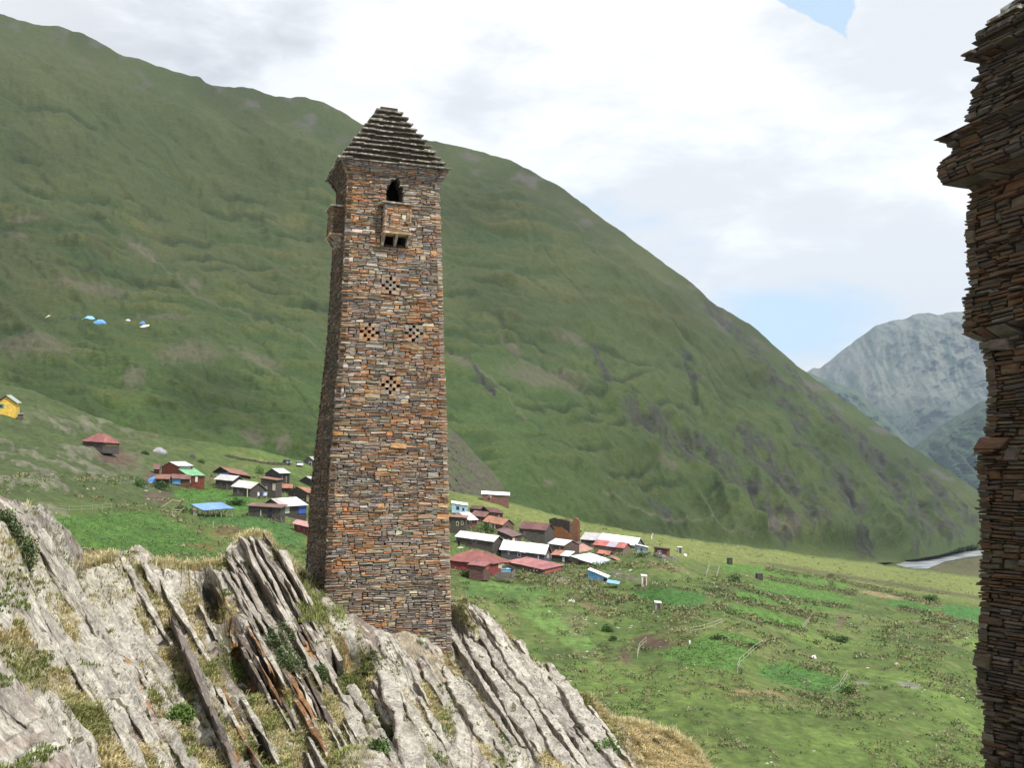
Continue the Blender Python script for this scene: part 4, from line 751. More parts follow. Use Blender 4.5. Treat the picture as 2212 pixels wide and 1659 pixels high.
    for i in range(nm):
        t = i / (nm - 1); ew = (hw + overhang) * (1 - t) + top_half[0] * t; ed = (hd + overhang) * (1 - t) + top_half[1] * t; z = zc + i * tier_h; ins = min(0.22, ew * .35)
        th = tier_h - 0.05
        ow, od = ew - ins, ed - ins
        Vc = [L3(sx * ow * .98, sy * od * .98, z + 0.02) for sx, sy in ((-1, -1), (1, -1), (1, 1), (-1, 1))] + [L3(sx * ow * .96, sy * od * .96, z + tier_h) for sx, sy in ((-1, -1), (1, -1), (1, 1), (-1, 1))]
        rm.hexa(Vc)
        if i:   # stones of the riser below this tier's slates (above the previous tier)
            for k in range(4):
                e, n_, L, dist = (TU, -TV, ow, od) if k == 0 else (TV, TU, od, ow) if k == 1 else (-TU, TV, ow, od) if k == 2 else (-TV, -TU, od, ow)
                R = np.array(layout(2 * L, z - tier_h + 0.055, z - 0.005, rs, wmax=0.5)); n = len(R); R = np.c_[R[:, 0] + .005, R[:, 1] - .005, R[:, 2] + .004, R[:, 3] - .004, rs.random(n) * .03 + .0, 0 * R[:, 0] + .01]
                e2, n2, L2, d2 = e, n_, L, dist
                ff = lambda s, zz_, o: (ctr * np.array([1, 1, 0]))[None, None] + e2 * (s - L2)[..., None] + n2 * (d2 + 0.10 + o - 0.06)[..., None] + np.stack([0 * s, 0 * s, zz_], -1)
                riser_V.append(stones_mesh(R, ff, rs, 0.10)); riser_C.append(PAL[rs.choice([1, 4, 7, 8, 6, 4], n)] * rs.uniform(0.22, 0.55, (n, 1)))
        for k in range(4):
            e, n_, L, dist = (TU, -TV, ew, ed) if k == 0 else (TV, TU, ed, ew) if k == 1 else (-TU, TV, ew, ed) if k == 2 else (-TV, -TU, ed, ew)
            m = max(2, int(round(2 * L / rs.uniform(0.52, 0.66)))); b_ = np.linspace(-L, L, m + 1); b_[1:-1] += rs.uniform(-.08, .08, m - 1)
            if i == nm - 1 and k > 1: continue
            for a0, a1 in zip(b_[:-1], b_[1:]):
                thk = rs.uniform(0.032, 0.055); zz_ = z + rs.uniform(-0.012, 0.022); po = rs.uniform(-0.035, 0.03) if tone == 1 else rs.uniform(-0.12, 0.08); dr_ = rs.uniform(-0.02, 0.0); inn = min(0.5, dist * 0.9) if i < nm - 1 else dist * 2
                g = 0.008; cc = ctr * np.array([1, 1, 0])
                def q(a, o, zq): return cc + e * a + n_ * o + np.array([0, 0, zq])
                jz = rs.uniform(-.012, .012, 4); ja = rs.uniform(-.03, .03, 2)
                s_ = MB(); s_.hexa([q(a0 + g, dist - inn, zz_ + .02), q(a1 - g, dist - inn, zz_ + .02), q(a1 - g, dist + po + ja[0], zz_ + dr_ + jz[0]), q(a0 + g, dist + po + ja[1], zz_ + dr_ + jz[1]), q(a0 + g, dist - inn, zz_ + .02 + thk), q(a1 - g, dist - inn, zz_ + .02 + thk), q(a1 - g, dist + po + ja[0], zz_ + dr_ + thk + jz[2]), q(a0 + g, dist + po + ja[1], zz_ + dr_ + thk + jz[3])])
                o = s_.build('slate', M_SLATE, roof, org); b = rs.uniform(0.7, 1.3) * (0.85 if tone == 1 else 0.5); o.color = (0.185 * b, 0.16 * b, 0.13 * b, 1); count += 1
    rm.build('roof_core', M_MORTAR, roof, org)
    Vs = np.concatenate(riser_V); Cs = np.concatenate(riser_C); Q = (SQ[None] + 12 * np.arange(len(Vs))[:, None, None]).reshape(-1, 4)
    link('riser_stones', mesh_np('riser_stones', Vs.reshape(-1, 3) - org, Q, None, np.repeat(Cs, 12, 0)), M_STONE, roof, kind='stuff')
    print(name, 'stones', len(V), 'slates', count)
    return root
# main tower: corner table read off the photograph, turned into real corners 36-37 m away
rows = np.array([  # y, x back-left, x front-left, x front-right, depth m
    (345, 737, 753, 946, 2.3), (375, 737, 753, 946.5, 2.35), (540, 718, 745, 952.5, 2.65), (700, 708, 739, 956, 3.0), (850, 693, 727, 961, 3.4), (1000, 675, 716, 966, 4.0), (1100, 667, 711, 968, 4.4), (1250, 663, 705, 971, 4.6), (1460, 655, 697, 975.5, 4.8)], float)[::-1]
zr = []; FLr = []; wr = []
for (y, xb, xf, xr, d) in rows:
    Yf = 36.0 + 0.9 * (1460 - y) / 1115; p = P(xf, y, Yf); w = 3.5
    for _ in range(12):
        q = p + TU * w; sx, sy = PROJ(q); tgt = np.interp(sy, rows[::-1, 0], rows[::-1, 3]); w += (tgt - sx) / F * 38
    zr.append(p[2]); FLr.append(p[:2]); wr.append(w)
zr = np.array(zr); FLr = np.array(FLr); wr = np.array(wr); dr = rows[:, 4]
print('tower w', wr, 'z', zr)
def sz(x, y):
    """(s,z) on the front face for a view point"""
    z = (1079.5 - y) / F * 36.9
    for _ in range(20):
        A = np.array([np.interp(z, zr, FLr[:, 0]), np.interp(z, zr, FLr[:, 1]), z]); w = np.interp(z, zr, wr); lo, hi = -1.0, w + 1
        for _ in range(30):
            m = (lo + hi) / 2; lo, hi = (m, hi) if PROJ(A + TU * m)[0] < x else (lo, m)
        yy = PROJ(A + TU * m)[1]; z += (yy - y) / F * 37
    return m, z
rs = np.random.default_rng(11)
crs = [(*sz(x, y), 0.137, 0.128) for x, y in ((843.7, 617), (797.5, 718), (893.8, 720), (844, 832.5))]
ws, wz = sz(852, 446); bs_, bz1 = sz(855, 448); _, bz0 = sz(855, 508)
EAVE = float(P(753, 346, 36.8)[2])
main_holes = {0: [(c[0] - 2.5 * c[2], c[0] + 2.5 * c[2], c[1] - 2.5 * c[3], c[1] + 2.5 * c[3]) for c in crs] + [(ws - .33, ws + .33, wz, wz + 0.62), (ws - .29, ws + .29, wz + 0.62, wz + 0.85), (ws - .18, ws + .18, wz + 0.85, wz + 1.05), (bs_ - .52, bs_ + .52, bz0 - .47, bz1)],
              2: [(np.interp(wz, zr, wr) - ws - .55, np.interp(wz, zr, wr) - ws + .5, wz, wz + 0.95), (np.interp(wz, zr, wr) - ws - .3, np.interp(wz, zr, wr) - ws + .3, wz + .9, wz + 1.1)]}
wtop = float(np.interp(bz0, zr, wr)); dtop = float(np.interp(bz0, zr, dr))
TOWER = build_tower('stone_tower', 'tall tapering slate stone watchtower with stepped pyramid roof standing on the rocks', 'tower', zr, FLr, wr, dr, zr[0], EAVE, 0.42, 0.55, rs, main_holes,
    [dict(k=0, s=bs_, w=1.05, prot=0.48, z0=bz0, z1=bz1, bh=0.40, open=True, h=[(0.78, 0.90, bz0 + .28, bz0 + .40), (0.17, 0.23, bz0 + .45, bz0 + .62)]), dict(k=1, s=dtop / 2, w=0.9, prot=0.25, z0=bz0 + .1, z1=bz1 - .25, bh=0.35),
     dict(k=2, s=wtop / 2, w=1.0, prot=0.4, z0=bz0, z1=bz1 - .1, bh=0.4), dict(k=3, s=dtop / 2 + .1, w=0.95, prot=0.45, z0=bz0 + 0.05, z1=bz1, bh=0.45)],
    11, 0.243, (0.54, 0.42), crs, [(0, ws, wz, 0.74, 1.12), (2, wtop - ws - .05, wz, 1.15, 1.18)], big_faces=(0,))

# shaded tower close by on the right, ragged edge
edge = np.array([(0, 2146), (58, 2142), (66, 2120), (76, 2112), (88, 2114), (94, 2132), (104, 2118), (116, 2092), (126, 2088), (132, 2094), (137, 2120), (170, 2116), (203, 2103), (215, 2110), (240, 2094), (254, 2090), (262, 2098), (272, 2080), (284, 2058), (294, 2040), (303, 2023), (308, 2046), (324, 2063), (340, 2052), (352, 2036), (366, 2030), (384, 2032), (398, 2040), (403, 2084), (408, 2104), (440, 2096), (471, 2092), (543, 2093), (594, 2101), (630, 2098), (645, 2088), (700, 2082), (719, 2086), (724, 2118), (760, 2126), (792, 2134), (875, 2138), (950, 2134), (975, 2116), (990, 2112), (1020, 2119), (1188, 2124), (1302, 2122), (1440, 2112), (1480, 2114), (1513, 2129), (1653, 2131), (2050, 2133)], float)[::-1]
zr2 = []; FL2 = []
for y, x in edge:
    B = P(x, y, 14.0); A = B - TV * 3.6; zr2.append(B[2]); FL2.append(A[:2])
zr2 = np.array(zr2); FL2 = np.array(FL2); n2 = len(zr2); rs = np.random.default_rng(5)
zat = lambda y: float(P(2110, y, 14.0)[2])
vis = lambda c: (PROJ(c)[:, 0] < 2230) & (PROJ(c)[:, 1] > -20) & (PROJ(c)[:, 1] < 1680)
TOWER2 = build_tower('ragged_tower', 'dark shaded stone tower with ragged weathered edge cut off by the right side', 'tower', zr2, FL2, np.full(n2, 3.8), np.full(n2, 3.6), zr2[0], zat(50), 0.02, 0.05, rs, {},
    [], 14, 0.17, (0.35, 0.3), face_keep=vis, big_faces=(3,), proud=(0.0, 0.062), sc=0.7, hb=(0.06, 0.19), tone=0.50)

# ------------------------------------------------------------ village buildings
C5 = lambda x, y: (x * .31055, 601 + y * .31055)
C6 = lambda x, y: (291.9 + x * .17856, 910.2 + y * .17856)
C7 = lambda x, y: (953.1 + x * .14494, 1030.4 + y * .14494)
C8 = lambda x, y: (1167.8 + x * .15525, 1030.4 + y * .15525)
C4 = lambda x, y: (1288 + x * .3882, 1116.3 + y * .3882)
KK = {5: (C5, .31055), 6: (C6, .17856), 7: (C7, .14494), 8: (C8, .15525)}
RUST = (0.25, 0.11, 0.075); BROWN = (0.17, 0.08, 0.068); REDR = (0.25, 0.075, 0.065); PINK = (0.36, 0.13, 0.12); ORNG = (0.33, 0.13, 0.07); WHITE = (0.80, 0.80, 0.82); OFFW = (0.55, 0.52, 0.50); TIN = (0.42, 0.47, 0.55); GREYT = (0.40, 0.38, 0.38); BLUE = (0.09, 0.22, 0.55); GREEN = (0.15, 0.42, 0.20); LBLUE = (0.30, 0.52, 0.72)
DSTONE = (0.070, 0.062, 0.056); STONEW = (0.115, 0.098, 0.082); REDW = (0.20, 0.065, 0.048); BRNW = (0.125, 0.072, 0.052); BLUEW = (0.12, 0.33, 0.60); BLACKW = (0.03, 0.03, 0.035)
HR = random.Random(4)
def bil(q, u, v): return (q[0] * (1 - u) + q[1] * u) * (1 - v) + (q[3] * (1 - u) + q[2] * u) * v
def slope(root, org, q, cols, nm='roof', mat=None):
    """one roof slope q = eave-left, eave-right, top-right, top-left (world); deck plus overlapping sheets"""
    q = [np.array(a) for a in q]; n = np.cross(q[1] - q[0], q[3] - q[0]); n /= np.linalg.norm(n); n = n * (1 if n[2] > 0 else -1)
    d = MB(); d.hexa([a - n * .09 for a in q] + [a - n * .02 for a in q], (1, 1, 1)); deck = d.build(nm, M_WOOD, root, org); deck.color = (0.10, 0.075, 0.06, 1)
    L = np.linalg.norm(q[1] - q[0]); m = max(2, min(16, int(round(L / 1.15))))
    for i in range(m):
        u0 = i / m; u1 = (i + 1) / m + .015 * (i < m - 1); um = (u0 + u1) / 2; c = next(cc for f, cc in cols if um <= f + 1e-6)
        o_ = n * (0.0 + 0.012 * (i % 2) + HR.uniform(0, .02)); lo = -HR.uniform(0, .05)
        a = [bil(q, u0, lo), bil(q, min(u1, 1), lo + HR.uniform(-.01, .01)), bil(q, min(u1, 1), 1), bil(q, u0, 1)]
        s = MB(); s.hexa([v + o_ for v in a] + [v + o_ + n * .03 for v in a]); b = HR.uniform(0.86, 1.1); o = s.build(nm + '_sheet', mat or (M_TIN if c[0] > 0.33 and c[1] > 0.33 or c[2] > c[0] else M_RUST), deck, org); o.color = (c[0] * b, c[1] * b, c[2] * b, 1)
    return deck
def wallbox(org, base4, top4): pass
def house(crop, label, F0, F1, dF, bx, dB, rise, wall, typ='gable', roof=RUST, wallc=DSTONE, parent=None, openings=(), Y=None, name='village_house', cat='house', group=None, mr=None, inset=0.35, pre='', posts=False, back_low=None, ground=RN):
    cv, k = KK[crop]; x0, y0 = cv(*F0); x1, y1 = cv(*F1); bxd = cv(bx, 0)[0]; rpx = rise * k; wpx = wall * k
    Y0 = Y or float(ground(np.array([x0]), np.array([min(y0 + wpx, 1500)]))[0]); m = Y0 / F; rm = rpx * m; wm = wpx * m
    f0 = P(x0, y0, Y0); f1 = P(x1, y1, Y0 + dF); b0 = P(bxd, y0, Y0 + dB); b0[2] = f0[2]; b1 = b0 + f1 - f0
    ctr = (f0 + f1 + b0 + b1) / 4; zb = min(f0[2], f1[2]) - wm; org = np.array([ctr[0], ctr[1], zb])
    if parent is None: root = empty(name, org, label, cat, group)
    else: root = parent; org = np.array(parent['_org']) if '_org' in parent else np.array(parent.location)
    cols = roof if isinstance(roof, list) else [(1.0, roof)]; cols = [(f_, tuple(0.78 * v + 0.22 * sum(c_) / 3 for v in c_)) for f_, c_ in cols]
    if typ == 'gable':
        r0 = (f0 + b0) / 2 + [0, 0, rm]; r1 = (f1 + b1) / 2 + [0, 0, rm]
        slope(root, org, (f0, f1, r1, r0), cols, pre + 'roof', mr); slope(root, org, (b1, b0, r0, r1), cols[::-1] if len(cols) == 1 else cols, pre + 'roof', mr)
    elif typ == 'shed':
        b0 = b0 + [0, 0, rm]; b1 = b1 + [0, 0, rm]; slope(root, org, (f0, f1, b1, b0), cols, pre + 'roof', mr)
    elif typ == 'hip':
        r0 = (f0 + b0) / 2 * 0.66 + (f1 + b1) / 2 * 0.34 + [0, 0, rm]; r1 = (f0 + b0) / 2 * 0.34 + (f1 + b1) / 2 * 0.66 + [0, 0, rm]
        slope(root, org, (f0, f1, r1, r0), cols, pre + 'roof', mr); slope(root, org, (b1, b0, r0, r1), cols, pre + 'roof', mr); slope(root, org, (b0, f0, r0, r0), cols, pre + 'roof', mr); slope(root, org, (f1, b1, r1, r1), cols, pre + 'roof', mr)
    else:  # flat
        t = [0, 0, .12]; slope(root, org, (f0 + t, f1 + t, b1 + [0, 0, .12 + rm], b0 + [0, 0, .12 + rm]), cols, pre + 'roof', mr)
        b0 = b0 + [0, 0, rm]; b1 = b1 + [0, 0, rm]
    T = [f0, f1, b1, b0]; c4 = sum(T) / 4
    def ins(p): d = c4 - p; d[2] = 0; L = np.linalg.norm(d) + 1e-6; return p + d / L * min(inset * 1.3, L * .3) - [0, 0, .06]
    W4 = [ins(p) for p in T]; bottom = zb - (0.4 if posts else 1.6)
    wc = wallc
    if not openings and not posts and pre == '' and wall > 60: openings = [('F', HR.uniform(.14, .3), 0, .22, .52, 'window', HR.choice([(.22, .2, .17), (.35, .32, .28), (.12, .12, .16)])), ('F', HR.uniform(.6, .72), 0, .25, .95, HR.choice(['door', 'gap']), HR.choice([(.12, .09, .07), (.05, .045, .04), (.25, .2, .15)]))]; openings = [(a_, u_, u_ + (.11 if j_ == 0 else .10), c_, d_, e_, f_) for j_, (a_, u_, b_, c_, d_, e_, f_) in enumerate(openings)]
    if posts:
        for u in np.linspace(0, 1, posts):
            for (a, b) in ((W4[0], W4[1]), (W4[3], W4[2])):
                p = a * (1 - u) + b * u; s = MB(); s.bar([p[0], p[1], bottom], p, .07, n=5); o = s.build('post', M_WOOD, root, org); o.color = (0.30, 0.25, 0.2, 1)
        return root
    w = MB(); B4 = [np.array([p[0], p[1], bottom]) for p in W4]; w.hexa(B4 + W4)
    if typ == 'gable':
        ra = (W4[0] + W4[3]) / 2 + [0, 0, rm * .93]; rb = (W4[1] + W4[2]) / 2 + [0, 0, rm * .93]
        for tri in ((W4[0], W4[3], ra), (W4[2], W4[1], rb)): w.add(np.array(tri), T=[[0, 1, 2]])
    o = w.build(pre + 'wall', M_WALLF, root, org); o.color = (*wc, 1)
    sides = {'F': (W4[0], W4[1]), 'R': (W4[1], W4[2]), 'L': (W4[3], W4[0])}
    for op in openings:
        sd, u0, u1, h0, h1, kind = op[:6]; a, b = sides[sd]; a = a.copy(); b = b.copy(); e = b - a; e2 = e * [1, 1, 0]; n = np.array([e2[1], -e2[0], 0]); n /= np.linalg.norm(n)
        if kind == 'panel': n = n * 1.0
        def q(u, h, o): p = a + e * u; return np.array([p[0], p[1], p[2] - h * wm]) + n * o
        col = op[6] if len(op) > 6 else (0.6, 0.6, 0.58)
        f = MB(); f.hexa([q(u0, h1, .0), q(u1, h1, .0), q(u1, h1, .07), q(u0, h1, .07), q(u0, h0, .0), q(u1, h0, .0), q(u1, h0, .07), q(u0, h0, .07)]); fo = f.build({'window': 'window', 'door': 'door', 'panel': 'wall_panel', 'gap': 'doorway'}[kind], M_PLAIN, root, org); fo.color = (*col, 1)
        if kind == 'window':
            du = (u1 - u0) * .18; dh = (h1 - h0) * .15; g = MB(); g.hexa([q(u0 + du, h1 - dh, .07), q(u1 - du, h1 - dh, .07), q(u1 - du, h1 - dh, .085), q(u0 + du, h1 - dh, .085), q(u0 + du, h0 + dh, .07), q(u1 - du, h0 + dh, .07), q(u1 - du, h0 + dh, .085), q(u0 + du, h0 + dh, .085)]); g.build('pane', M_PANE, fo, org)
    return root
TINR = M_TIN
# --- left group
H = house(6, 'two-storey red-brown house with whitish upper roof and bright green porch roof', (520, 545), (712, 540), -.5, 305, 4.5, 58, 190, 'gable', [(1, OFFW)], REDW, name='red_house', openings=[('F', .12, .9, .02, .11, 'panel', (0.35, 0.5, 0.6))])
H['_org'] = list(H.location)
house(6, '', (645, 662), (850, 655), -.3, 512, 3.4, 92, 80, 'shed', GREEN, REDW, parent=H, pre='porch_', openings=[('F', .42, .56, .1, .9, 'door', (.75, .75, .78)), ('F', .05, .12, .15, 1, 'panel', (.7, .7, .7))], inset=.15, Y=float(gY(*C6(520, 735))) - 3)
del H['_org']
house(6, 'small brown roofed hut tucked left behind the red-brown house', (215, 578), (300, 585), 0, 225, 3, 70, 25, 'gable', BROWN, BRNW, name='hut', cat='hut')
r = house(6, 'low rusty roofed shed with blue tarp draped over its left end', (235, 698), (420, 700), 0, 265, 4.5, 58, 50, 'gable', RUST, DSTONE, name='shed', cat='shed')
r = house(6, 'low brown roofed shed with blue sheet on its front, beside the red-brown house', (425, 690), (668, 705), 0, 455, 4, 55, 65, 'gable', BROWN, BRNW, name='shed', cat='shed', openings=[('F', .02, .5, .02, .95, 'panel', BLUEW)])
house(6, 'long rusty roofed barn with blue tarp hanging from its left gable', (1150, 625), (1415, 668), 1, 905, 6, 80, 55, 'gable', RUST, BLACKW, name='barn', cat='barn', openings=[('L', .05, .95, -.1, .35, 'panel', (0.12, .25, .6))])
house(6, 'dark stone house with pale tin roof, left one of the stepped pair', (950, 700), (1182, 725), -.5, 1110, 5, 62, 110, 'gable', [(1, GREYT)], DSTONE, name='stone_house')
house(6, 'dark stone house with blotchy pinkish-grey tin roof, right one of the stepped pair', (1160, 785), (1400, 818), -.5, 1355, 5, 76, 125, 'gable', [(1, (.48, .43, .41))], DSTONE, name='stone_house')
house(6, 'tall dark ruinous stone house with rusty rubble on its flat roof', (1500, 690), (1715, 722), -.6, 1590, 4, 18, 210, 'flat', RUST, DSTONE, name='stone_house', openings=[('F', .78, .97, .15, .55, 'panel', (.42, .38, .3)), ('F', .3, .42, .4, .55, 'window')])
house(6, 'small dark boarded house with light blue-grey tin roof behind the village', (1745, 630), (1887, 628), -.4, 1560, 4.5, 62, 130, 'gable', [(1, (.52, .58, .68))], (.06, .055, .06), name='boarded_house')
house(6, 'low shed with plain rust-red roof between the dark stone houses', (1745, 805), (1905, 812), -.3, 1765, 3.5, 50, 40, 'gable', ORNG, DSTONE, name='shed', cat='shed')
house(6, 'stone house with rust-orange roof half hidden by the tower\'s left edge', (2080, 862), (2240, 880), 0, 1835, 5, 72, 150, 'gable', ORNG, DSTONE, name='stone_house', openings=[('F', .02, .2, .15, .7, 'door', (.3, .24, .16))])
house(6, 'dark gabled barn with whitish roof just left of the tower', (2150, 715), (2300, 720), 0, 1980, 5, 50, 85, 'gable', OFFW, (.055, .05, .05), name='barn', cat='barn')
house(6, 'grey house with one white-framed window beside the parked cars', (2170, 480), (2300, 484), 0, 2030, 5, 58, 80, 'gable', GREYT, (.14, .13, .135), name='grey_house', openings=[('L', .5, .75, .05, .7, 'window', (.75, .75, .78))])
house(6, 'wide house with patched rust and silver roof and blue plastic side wall', (1780, 1035), (2095, 1012), .5, 1500, 7, 95, 100, 'gable', [(.25, (.42, .33, .30)), (1, (.56, .57, .60))], DSTONE, name='patched_house', openings=[('F', .68, .99, .02, .98, 'panel', (.05, .10, .38)), ('F', .0, .3, .02, .8, 'panel', (.38, .46, .42))])
house(6, 'low stone lean-to with dark rust roof in front of the patched-roof house', (1340, 1022), (1775, 1048), -1, 1420, 4, 35, 120, 'shed', (.19, .10, .085), DSTONE, name='lean_to', cat='shed', openings=[('F', .62, .75, .1, .95, 'gap', (.02, .02, .03)), ('F', .38, .41, .3, .95, 'panel', (.4, .36, .3))])
house(6, 'open shelter roofed with bright blue tarpaulin on wooden posts', (822, 1080), (1200, 1054), -.5, 668, 4.5, 72, 85, 'shed', [(1, (.11, .27, .62))], DSTONE, name='tarp_shelter', cat='shelter', posts=6)
house(6, 'small hut with white panel under the left end of the blue shelter', (690, 1070), (760, 1090), -.3, 700, 1.2, 10, 60, 'shed', (.30, .12, .10), (.5, .5, .5), name='hut', cat='hut')
house(6, 'dark red shed with faded pink roof touching the tower\'s left edge', (1895, 1235), (2110, 1285), -1, 2010, 4, 45, 85, 'gable', (.40, .19, .17), (.17, .035, .04), name='shed', cat='shed')
house(5, 'lone barn with reddish-brown hipped roof on the left slope', (560, 1132), (718, 1142), -1, 690, 5, 60, 24, 'hip', REDR, DSTONE, name='barn', cat='barn', openings=[('R', .1, .9, .05, .9, 'panel', (.12, .095, .05))])
house(5, 'bright yellow cottage with green window at the left edge of the view', (119, 870), (150, 866), 7, -42, -.5, 55, 66, 'gable', (.30, .36, .32), (.66, .45, .09), name='yellow_cottage', cat='house', openings=[('L', .02, .42, .05, .5, 'window', (.10, .30, .22))], Y=229)
house(5, 'small grey stone base block below the yellow cottage', (115, 950), (160, 948), 0, 125, 1, 6, 30, 'flat', (.35, .35, .36), STONEW, name='stone_block', cat='block')
# --- right group
house(7, 'long low brick-red house with white tin roof, farthest up behind the village', (597, 255), (1025, 280), .5, 600, 6, 47, 95, 'gable', WHITE, (.17, .095, .075), name='long_house', openings=[('F', .2, .35, .0, .5, 'panel', (.45, .25, .2)), ('F', .22, .27, .2, .8, 'gap', (.02, .02, .02)), ('F', .6, .65, .2, .6, 'window', (.2, .15, .12))])
house(7, 'pale blue two-window cabin with cream roof edge beside the tower', (150, 392), (402, 430), -.5, 145, 3, 38, 130, 'shed', [(1, (.72, .70, .58))], (.40, .58, .70), name='blue_cabin', cat='cabin', openings=[('F', .28, .48, .22, .62, 'window', (.10, .12, .22)), ('F', .66, .80, .28, .62, 'window', (.10, .14, .35))], inset=.15)
house(7, 'house with half brown half whitish roof behind the stone house with two arched windows', (330, 652), (556, 636), .8, 60, 6, 110, 115, 'gable', [(.35, BROWN), (1, (.58, .52, .50))], (.15, .07, .065), name='patched_house', openings=[('F', .45, .6, .1, .4, 'window', (.5, .5, .5))])
H = house(7, 'dark stone house with two white-rimmed windows touching the tower', (60, 598), (385, 622), -.6, 90, 5, 30, 225, 'flat', (.24, .12, .09), (.075, .068, .052), name='stone_house', openings=[('F', .50, .62, .22, .5, 'window', (.52, .48, .36)), ('F', .75, .87, .16, .42, 'window', (.52, .48, .36))])
house(7, 'brown roofed barn behind the rust-orange roofed house', (430, 575), (655, 602), -.4, 555, 4.5, 72, 75, 'gable', BROWN, (.09, .045, .05), name='barn', cat='barn')
house(7, 'low dark brown roofed barn right of the pale blue cabin', (410, 470), (585, 482), 0, 500, 5, 42, 60, 'gable', (.115, .05, .045), (.05, .04, .045), name='barn', cat='barn')
house(7, 'brown roofed barn at the far upper edge of the right village', (730, 525), (938, 548), 1, 560, 5, 75, 65, 'gable', (.135, .055, .045), (.085, .07, .06), name='barn', cat='barn')
house(7, 'stone house with bright rust-orange tin roof and pale porch curtain', (612, 660), (918, 722), -.8, 800, 5, 82, 90, 'gable', ORNG, (.14, .085, .07), name='stone_house', openings=[('F', .28, .46, .05, .75, 'panel', (.5, .5, .42)), ('F', .56, .62, .05, .9, 'panel', (.55, .55, .55)), ('R', .3, .5, .1, .5, 'gap', (.05, .03, .02))])
house(7, 'long dark barn with brown roof just left of the ruined brown tower', (1142, 765), (1560, 800), .5, 1290, 7, 96, 130, 'gable', (.15, .06, .055), DSTONE, name='barn', cat='barn', openings=[('F', .15, .25, .2, .8, 'gap', (.10, .09, .07))])
house(7, 'shed with slanting plum-brown roof below the rust-orange roofed house', (812, 788), (1062, 896), -3, 965, 4, 25, 100, 'shed', (.175, .095, .095), DSTONE, name='shed', cat='shed', openings=[('R', .02, .3, .2, .9, 'door', (.5, .44, .32))])
house(7, 'long low stone byre with weathered whitish roof', (195, 890), (788, 970), -1.5, 370, 5.5, 82, 100, 'gable', [(1, (.56, .50, .48))], DSTONE, name='byre', cat='barn', openings=[('F', .42, .46, .1, .35, 'window', (.4, .35, .5)), ('F', .53, .57, .15, .4, 'window', (.4, .35, .5))])
house(7, 'long house with clean bright white tin roof', (866, 1080), (1557, 1158), -1.5, 985, 7, 128, 105, 'gable', [(1, (.86, .86, .88))], (.085, .075, .085), name='white_roof_house', openings=[('F', .15, .2, .1, .6, 'door', (.22, .18, .25)), ('F', .38, .46, .2, .7, 'window', (.4, .35, .5)), ('F', .85, .88, .1, .8, 'door', (.35, .3, .4)), ('R', .4, .7, .05, .6, 'panel', (.35, .30, .36))])
house(7, 'big barn with wide brick-red hipped roof right beside the tower', (20, 1232), (660, 1300), 0, 420, 8, 150, 100, 'hip', REDR, (.19, .05, .05), name='red_roof_barn', cat='barn', openings=[('R', .55, .8, .05, .8, 'door', (.45, .38, .25))])
house(7, 'red roofed annex in front of the big brick-red barn', (385, 1305), (650, 1338), -.5, 500, 3, 45, 85, 'shed', (.27, .09, .09), (.11, .06, .055), Y=float(gY(*C7(400, 1390))) - 9, name='annex', cat='shed', openings=[('R', .3, .7, .1, .8, 'door', (.3, .07, .05))])
house(7, 'stone barn with sagging pinkish-red roof in front of the bright white roofed house', (950, 1258), (1520, 1385), -3, 1280, 6, 40, 95, 'shed', [(.5, PINK), (1, (.34, .11, .12))], (.10, .085, .075), name='barn', cat='barn', openings=[('R', .1, .9, .05, .7, 'panel', (.26, .09, .06))])
house(8, 'tin roofed house with bluish roof right in front of the ruined tower', (90, 928), (332, 958), -.4, 320, 5, 66, 80, 'gable', [(1, (.50, .56, .60))], (.10, .07, .06), name='tin_house')
house(8, 'grey roofed barn just right of the ruined tower', (545, 868), (790, 888), 0, 690, 6, 92, 110, 'gable', [(1, (.40, .38, .40))], DSTONE, name='barn', cat='barn')
house(8, 'long farmhouse with sky-pale blue-white roof at the upper right of the village', (790, 885), (1330, 958), -1, 925, 7, 95, 100, 'gable', [(1, (.70, .76, .84))], (.14, .13, .16), name='farmhouse')
house(8, 'small pale blue boarded house with low white roof at the village\'s right end', (1325, 950), (1517, 994), -.6, 1290, 3.5, 10, 100, 'flat', [(1, (.80, .84, .88))], (.36, .42, .50), name='boarded_house', openings=[('F', .28, .5, .25, .6, 'window', (.2, .26, .3))])
house(8, 'stone house with bright red tin roof bearing a bluish patch', (720, 942), (1162, 995), -1, 850, 5, 66, 140, 'gable', [(.48, (.42, .10, .09)), (.66, (.34, .30, .38)), (1, (.42, .10, .09))], (.17, .13, .10), name='stone_house', openings=[('F', .62, .74, .05, .9, 'panel', (.12, .06, .05))])
house(8, 'flat roofed reddish stone hut with white-framed windows', (1562, 985), (1782, 1012), -.5, 1600, 3.5, 3, 115, 'flat', (.12, .08, .07), (.15, .075, .055), name='stone_hut', cat='hut', openings=[('F', .25, .40, .25, .65, 'window', (.8, .78, .74)), ('F', .42, .52, .2, .55, 'window', (.8, .78, .74))])
house(8, 'house with big patchy rust-brown roof in the middle of the right cluster', (345, 948), (648, 1112), -3, 540, 7, 32, 70, 'shed', [(1, (.36, .17, .13))], DSTONE, name='rusty_house')
house(8, 'small house with red-orange roof beside the patchy rust-brown roof', (780, 1062), (950, 1090), 0, 850, 4, 42, 60, 'gable', (.38, .12, .08), (.14, .11, .09), name='small_house')
house(8, 'low porch house with left half rust and right half white roof', (130, 1080), (400, 1108), -.5, 215, 3.5, 55, 85, 'shed', [(.42, (.34, .13, .08)), (1, (.66, .72, .72))], (.05, .045, .05), name='porch_house', openings=[('F', .65, .78, .2, .9, 'panel', (.5, .5, .55))])
